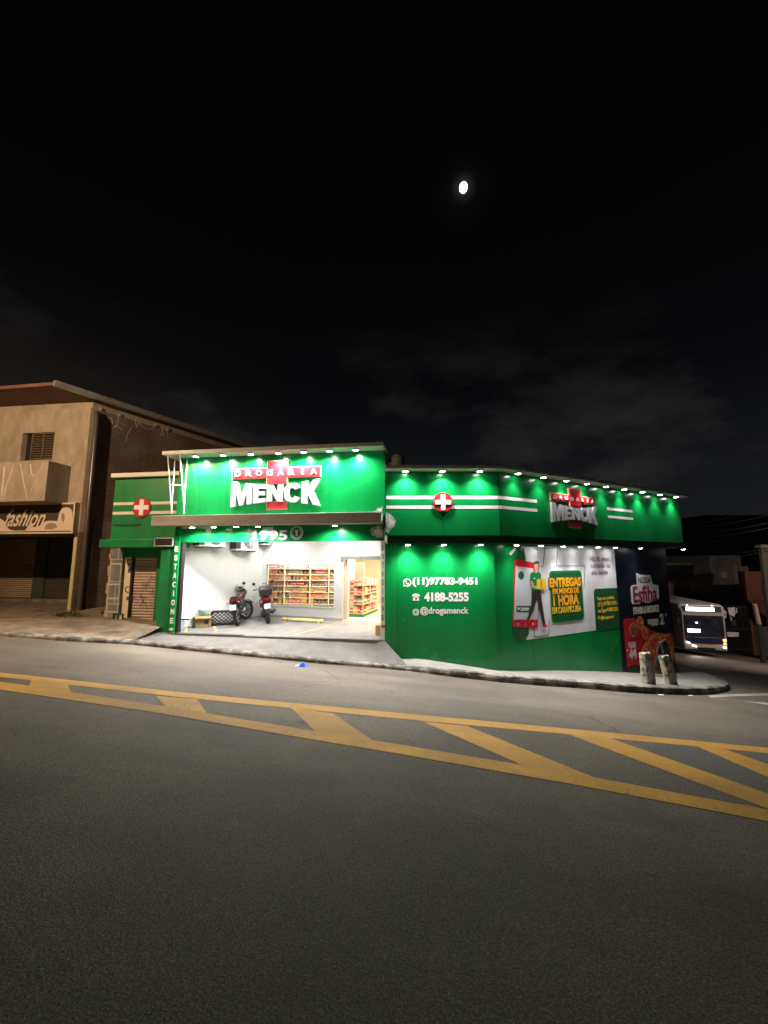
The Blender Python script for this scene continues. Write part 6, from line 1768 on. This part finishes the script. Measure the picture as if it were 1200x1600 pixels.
# posts, gate, wires
POLE = pm('weathered timber pole', (.28, .20, .14), .85, var=.2, scale=5, stretch=(4, 4, .5))
b = on_ground(1189, 1008); b = at_y(1190, 1008, 22.5); zb = G(b.x, 22.5); tp = at_y(1179, 944, 22.5)
t = thing('timber_post', 'leaning weathered timber post with pale upper half beside the road', 'post', (b.x, 22.5, zb))
mb = MB(DKMET); mid = at_y(1185.5, 975, 22.5); mb.tube([(b.x, 22.5, zb - .2), mid], [.14, .12], 10); mb.build('lower_post', t, smooth=True)
mb = MB(POLE); mb.tube([mid, tp], [.121, .10], 10); mb.build('upper_post', t, smooth=True)
a = at_y(1122, 990, 27); b = at_y(1170, 990, 27); zg = G(a.x, 27)
t = thing('iron_gate', 'dark iron gate with pale torn notices behind the bus', 'gate', ((a.x + b.x) / 2, 27, zg)); F = Frame((a.x, 27), (1, 0)); W = b.x - a.x
mb = MB(DKMET); ztop = at_y(1140, 945, 27).z; k = 0.0
while k < W: mb.fbox(F, k, k + .04, -.02, .02, zg, ztop); k += .16
for z in (zg + .3, ztop - .2, (zg + ztop) / 2): mb.fbox(F, 0, W, -.03, .03, z, z + .06)
mb.build('bars', t)
mb = MB(pm('torn white notice', (.55, .55, .56), .7, var=.3, scale=8))
for q in (((1129, 951), (1136, 956), (1135, 966), (1128, 965)), ((1137.5, 950), (1149, 949), (1150, 958), (1147, 965), (1140, 960)), ((1141, 961), (1144, 966), (1146, 972), (1143, 970)), ((1136, 988), (1155, 988), (1155, 995), (1138, 995)), ((1151, 950), (1152.5, 950), (1152.5, 958), (1151, 958))):
    mb.poly(F, [(at_y(x, y, 26.9).x - F.P.x, at_y(x, y, 26.9).z) for x, y in reversed(q)], .06, .07)
mb.build('notice', t)
WIRE = pm('grey cable', (.45, .45, .44), .5)
for i, (ya, yb, Y0, Y1, lab) in enumerate(((818, 787, 44, 17, 'uppermost'), (822, 802.5, 44, 17.4, 'second highest'), (832, 814.5, 44, 17.8, 'third highest'), (838, 823.5, 44, 18.2, 'fourth highest'), (869, 855, 46, 19, 'second lowest'), (877, 858, 46, 19.4, 'lowest'))):
    a = at_y(1058, ya, Y0); b = at_y(1240, yb - 6, Y1); P = []
    for k in range(17):
        s = k / 16; p = a.lerp(b, s); p.z -= .35 * math.sin(math.pi * s); P.append(p)
    mb = MB(WIRE); mb.tube(P, .022, 5); o = mb.build('power_cable', None, smooth=True); tag(o, lab + ' of the power cables crossing the dark sky by the fascia end', 'cable', 'power cables')
# roof clutter seen over the short fascia
p = at_y(612, 727, 12.5)
t = thing('roof_antenna', 'small grey metal frame standing on the roof behind the short fascia', 'antenna', (p.x, 12.5, 1.7))
mb = MB(PALEM); zt = at_y(612, 713, 12.5).z
for x in (609.5, 613): q = at_y(x, 720, 12.5); mb.tube([(q.x, 12.5, 1.7), (q.x, 12.5, zt)], .015, 6)
mb.build('mast', t)
mb = MB(pm('pale tank', (.30, .30, .30), .6)); q = at_y(622, 722, 12.6); mb.lathe([(.001, 0), (.22, 0), (.22, zt - 1.75), (.15, zt - 1.65), (.001, zt - 1.62)], (q.x, 12.6, 1.7), n=16); mb.build('vent_stack', t, smooth=True)

# ------------------------------------------------------------------ street lamp beyond the left edge of the picture
def street_lamp(loc, label, power, col, aim, head, cone=160):
    t = thing('street_lamp', label, 'street lamp', loc)
    h = head[2] - loc[2]; hx, hy = head[0] - loc[0], head[1] - loc[1]
    mb = MB(GREYM); mb.tube([(0, 0, 0), (0, 0, h * .9), (hx * .3, hy * .3, h), (hx, hy, h + .08)], [.11, .075, .05, .04], 10); mb.build('pole', t, world=False, smooth=True)
    mb = MB(DKMET); mb.ball((hx, hy, h + .07), .2, 14, sc=(1.3, .9, .5)); mb.build('lamp_head', t, world=False, smooth=True)
    mb = MB(emat('lit sodium lamp', col, 40)); mb.ball((hx, hy, h - .03), .13, 12, sc=(1.2, .8, .4)); mb.build('lens', t, world=False, smooth=True)
    L = bpy.data.lights.new('lamp_light', 'SPOT'); L.energy = power; L.color = col; L.spot_size = R(cone); L.spot_blend = .6; L.shadow_soft_size = .12
    lo = bpy.data.objects.new('lamp_light', L); COL.objects.link(lo); lo.parent = t; lo.location = (hx, hy, h - .12); lo.rotation_euler = Vector(aim).to_track_quat('-Z', 'Y').to_euler()
street_lamp((-11.8, 3.2, -.8), 'tall street lamp with warm lamp on the near side of the road', 3600, (1.0, .66, .38), (-.05, .9, -.75), (-10.5, 4.8, 5.3), 146)
street_lamp((23.5, 15.5, -5.2), 'added unseen street lamp lighting the bus and the far houses', 3200, (1.0, .80, .64), (.0, .9, -.7), (22.0, 16.5, 2.8), 140)  # added out of view to brighten the bus front and far houses
# ------------------------------------------------------------------ camera, world, render settings
cam = bpy.data.cameras.new('camera'); co = bpy.data.objects.new('camera', cam); COL.objects.link(co)
co.rotation_euler = (R(90) + PITCH, 0, 0)
cam.sensor_fit = 'HORIZONTAL'; cam.sensor_width = 36; cam.lens = FPX / 1200 * 36
cam.clip_start = 0.05; cam.clip_end = 3000
SC.camera = co
W_ = bpy.data.worlds.new('World'); SC.world = W_; W_.use_nodes = True
nt = W_.node_tree; bg = nt.nodes['Background']
tc = nd(nt, 'ShaderNodeTexCoord')
sx = nd(nt, 'ShaderNodeSeparateXYZ'); nt.links.new(tc.outputs['Generated'], sx.inputs[0])
grad = ramp(nt, sx.outputs['Z'], [(0.0, (0.0105, 0.0110, 0.0125)), (0.2, (0.0062, 0.0068, 0.0082)), (0.42, (0.0019, 0.0020, 0.0026)), (0.75, (0.0005, 0.0005, 0.0008))])
wx = nd(nt, 'ShaderNodeMapRange'); wx.inputs['From Min'].default_value = -0.9; wx.inputs['From Max'].default_value = -0.2
wx.inputs['To Min'].default_value = 1; wx.inputs['To Max'].default_value = 0
nt.links.new(sx.outputs['X'], wx.inputs[0])
wz_ = nd(nt, 'ShaderNodeMapRange'); wz_.inputs['From Min'].default_value = 0.5; wz_.inputs['From Max'].default_value = 0.1
nt.links.new(sx.outputs['Z'], wz_.inputs[0])
wm = nd(nt, 'ShaderNodeMath', operation='MULTIPLY'); nt.links.new(wx.outputs[0], wm.inputs[0]); nt.links.new(wz_.outputs[0], wm.inputs[1])
town = mixc(nt, wm.outputs[0], grad, (0.025, 0.0165, 0.0115))
cl = nd(nt, 'ShaderNodeTexNoise'); cl.inputs['Scale'].default_value = 2.6; cl.inputs['Detail'].default_value = 7; cl.inputs['Roughness'].default_value = .58
cmap = nd(nt, 'ShaderNodeMapping'); cmap.inputs['Scale'].default_value = (1, 1, 2.3); cmap.inputs['Location'].default_value = (.35, .1, .0)
nt.links.new(tc.outputs['Generated'], cmap.inputs[0]); nt.links.new(cmap.outputs[0], cl.inputs['Vector'])
cf = ramp(nt, cl.outputs['Fac'], [(0.50, (0, 0, 0)), (0.68, (1, 1, 1))])
ce = nd(nt, 'ShaderNodeMapRange'); ce.inputs['From Min'].default_value = 0.55; ce.inputs['From Max'].default_value = 0.15
nt.links.new(sx.outputs['Z'], ce.inputs[0])
cm = nd(nt, 'ShaderNodeMath', operation='MULTIPLY'); nt.links.new(cf, cm.inputs[0]); nt.links.new(ce.outputs[0], cm.inputs[1])
cloud = mixc(nt, cm.outputs[0], town, (0.024, 0.0228, 0.0232))
# thin moonlit haze close round the moon
MD = ray(724, 293).normalized()
vd = nd(nt, 'ShaderNodeVectorMath', operation='DOT_PRODUCT'); nt.links.new(tc.outputs['Generated'], vd.inputs[0]); vd.inputs[1].default_value = MD
mr_ = nd(nt, 'ShaderNodeMapRange'); mr_.inputs['From Min'].default_value = 0.99; mr_.inputs['From Max'].default_value = 1.0
nt.links.new(vd.outputs['Value'], mr_.inputs[0])
def pw(e, k):
    a = nd(nt, 'ShaderNodeMath', operation='POWER'); nt.links.new(mr_.outputs[0], a.inputs[0]); a.inputs[1].default_value = e
    b = nd(nt, 'ShaderNodeMath', operation='MULTIPLY'); nt.links.new(a.outputs[0], b.inputs[0]); b.inputs[1].default_value = k; return b.outputs[0]
a1 = nd(nt, 'ShaderNodeMath', operation='ADD'); nt.links.new(pw(90, .030), a1.inputs[0]); nt.links.new(pw(9, .0022), a1.inputs[1])
au = mixc(nt, 1.0, a1.outputs[0], (1.0, .86, .88), 'MULTIPLY')
sky = mixc(nt, 1.0, cloud, au, 'ADD')
nt.links.new(sky, bg.inputs['Color']); bg.inputs['Strength'].default_value = 1.0

mm = MB(emat('moonlit disc', (1.0, 0.93, 0.85), 9)); mm.ball((0, 0, 0), 3.6, 24, sc=(.9, 1, 1.1))
mo = mm.build('moon', smooth=True); mo.location = MD * 420
tag(mo, 'bright near full moon alone high in the black sky', 'moon')

vs_ = SC.view_settings
vs_.view_transform = 'Standard'; vs_.look = 'None'; vs_.gamma = 1; vs_.use_curve_mapping = False; vs_.exposure = 0
cy = SC.cycles
cy.max_bounces = 6; cy.diffuse_bounces = 3; cy.glossy_bounces = 3; cy.transmission_bounces = 4; cy.transparent_max_bounces = 8
cy.caustics_reflective = False; cy.caustics_refractive = False; cy.sample_clamp_indirect = 4
cy.use_denoising = True
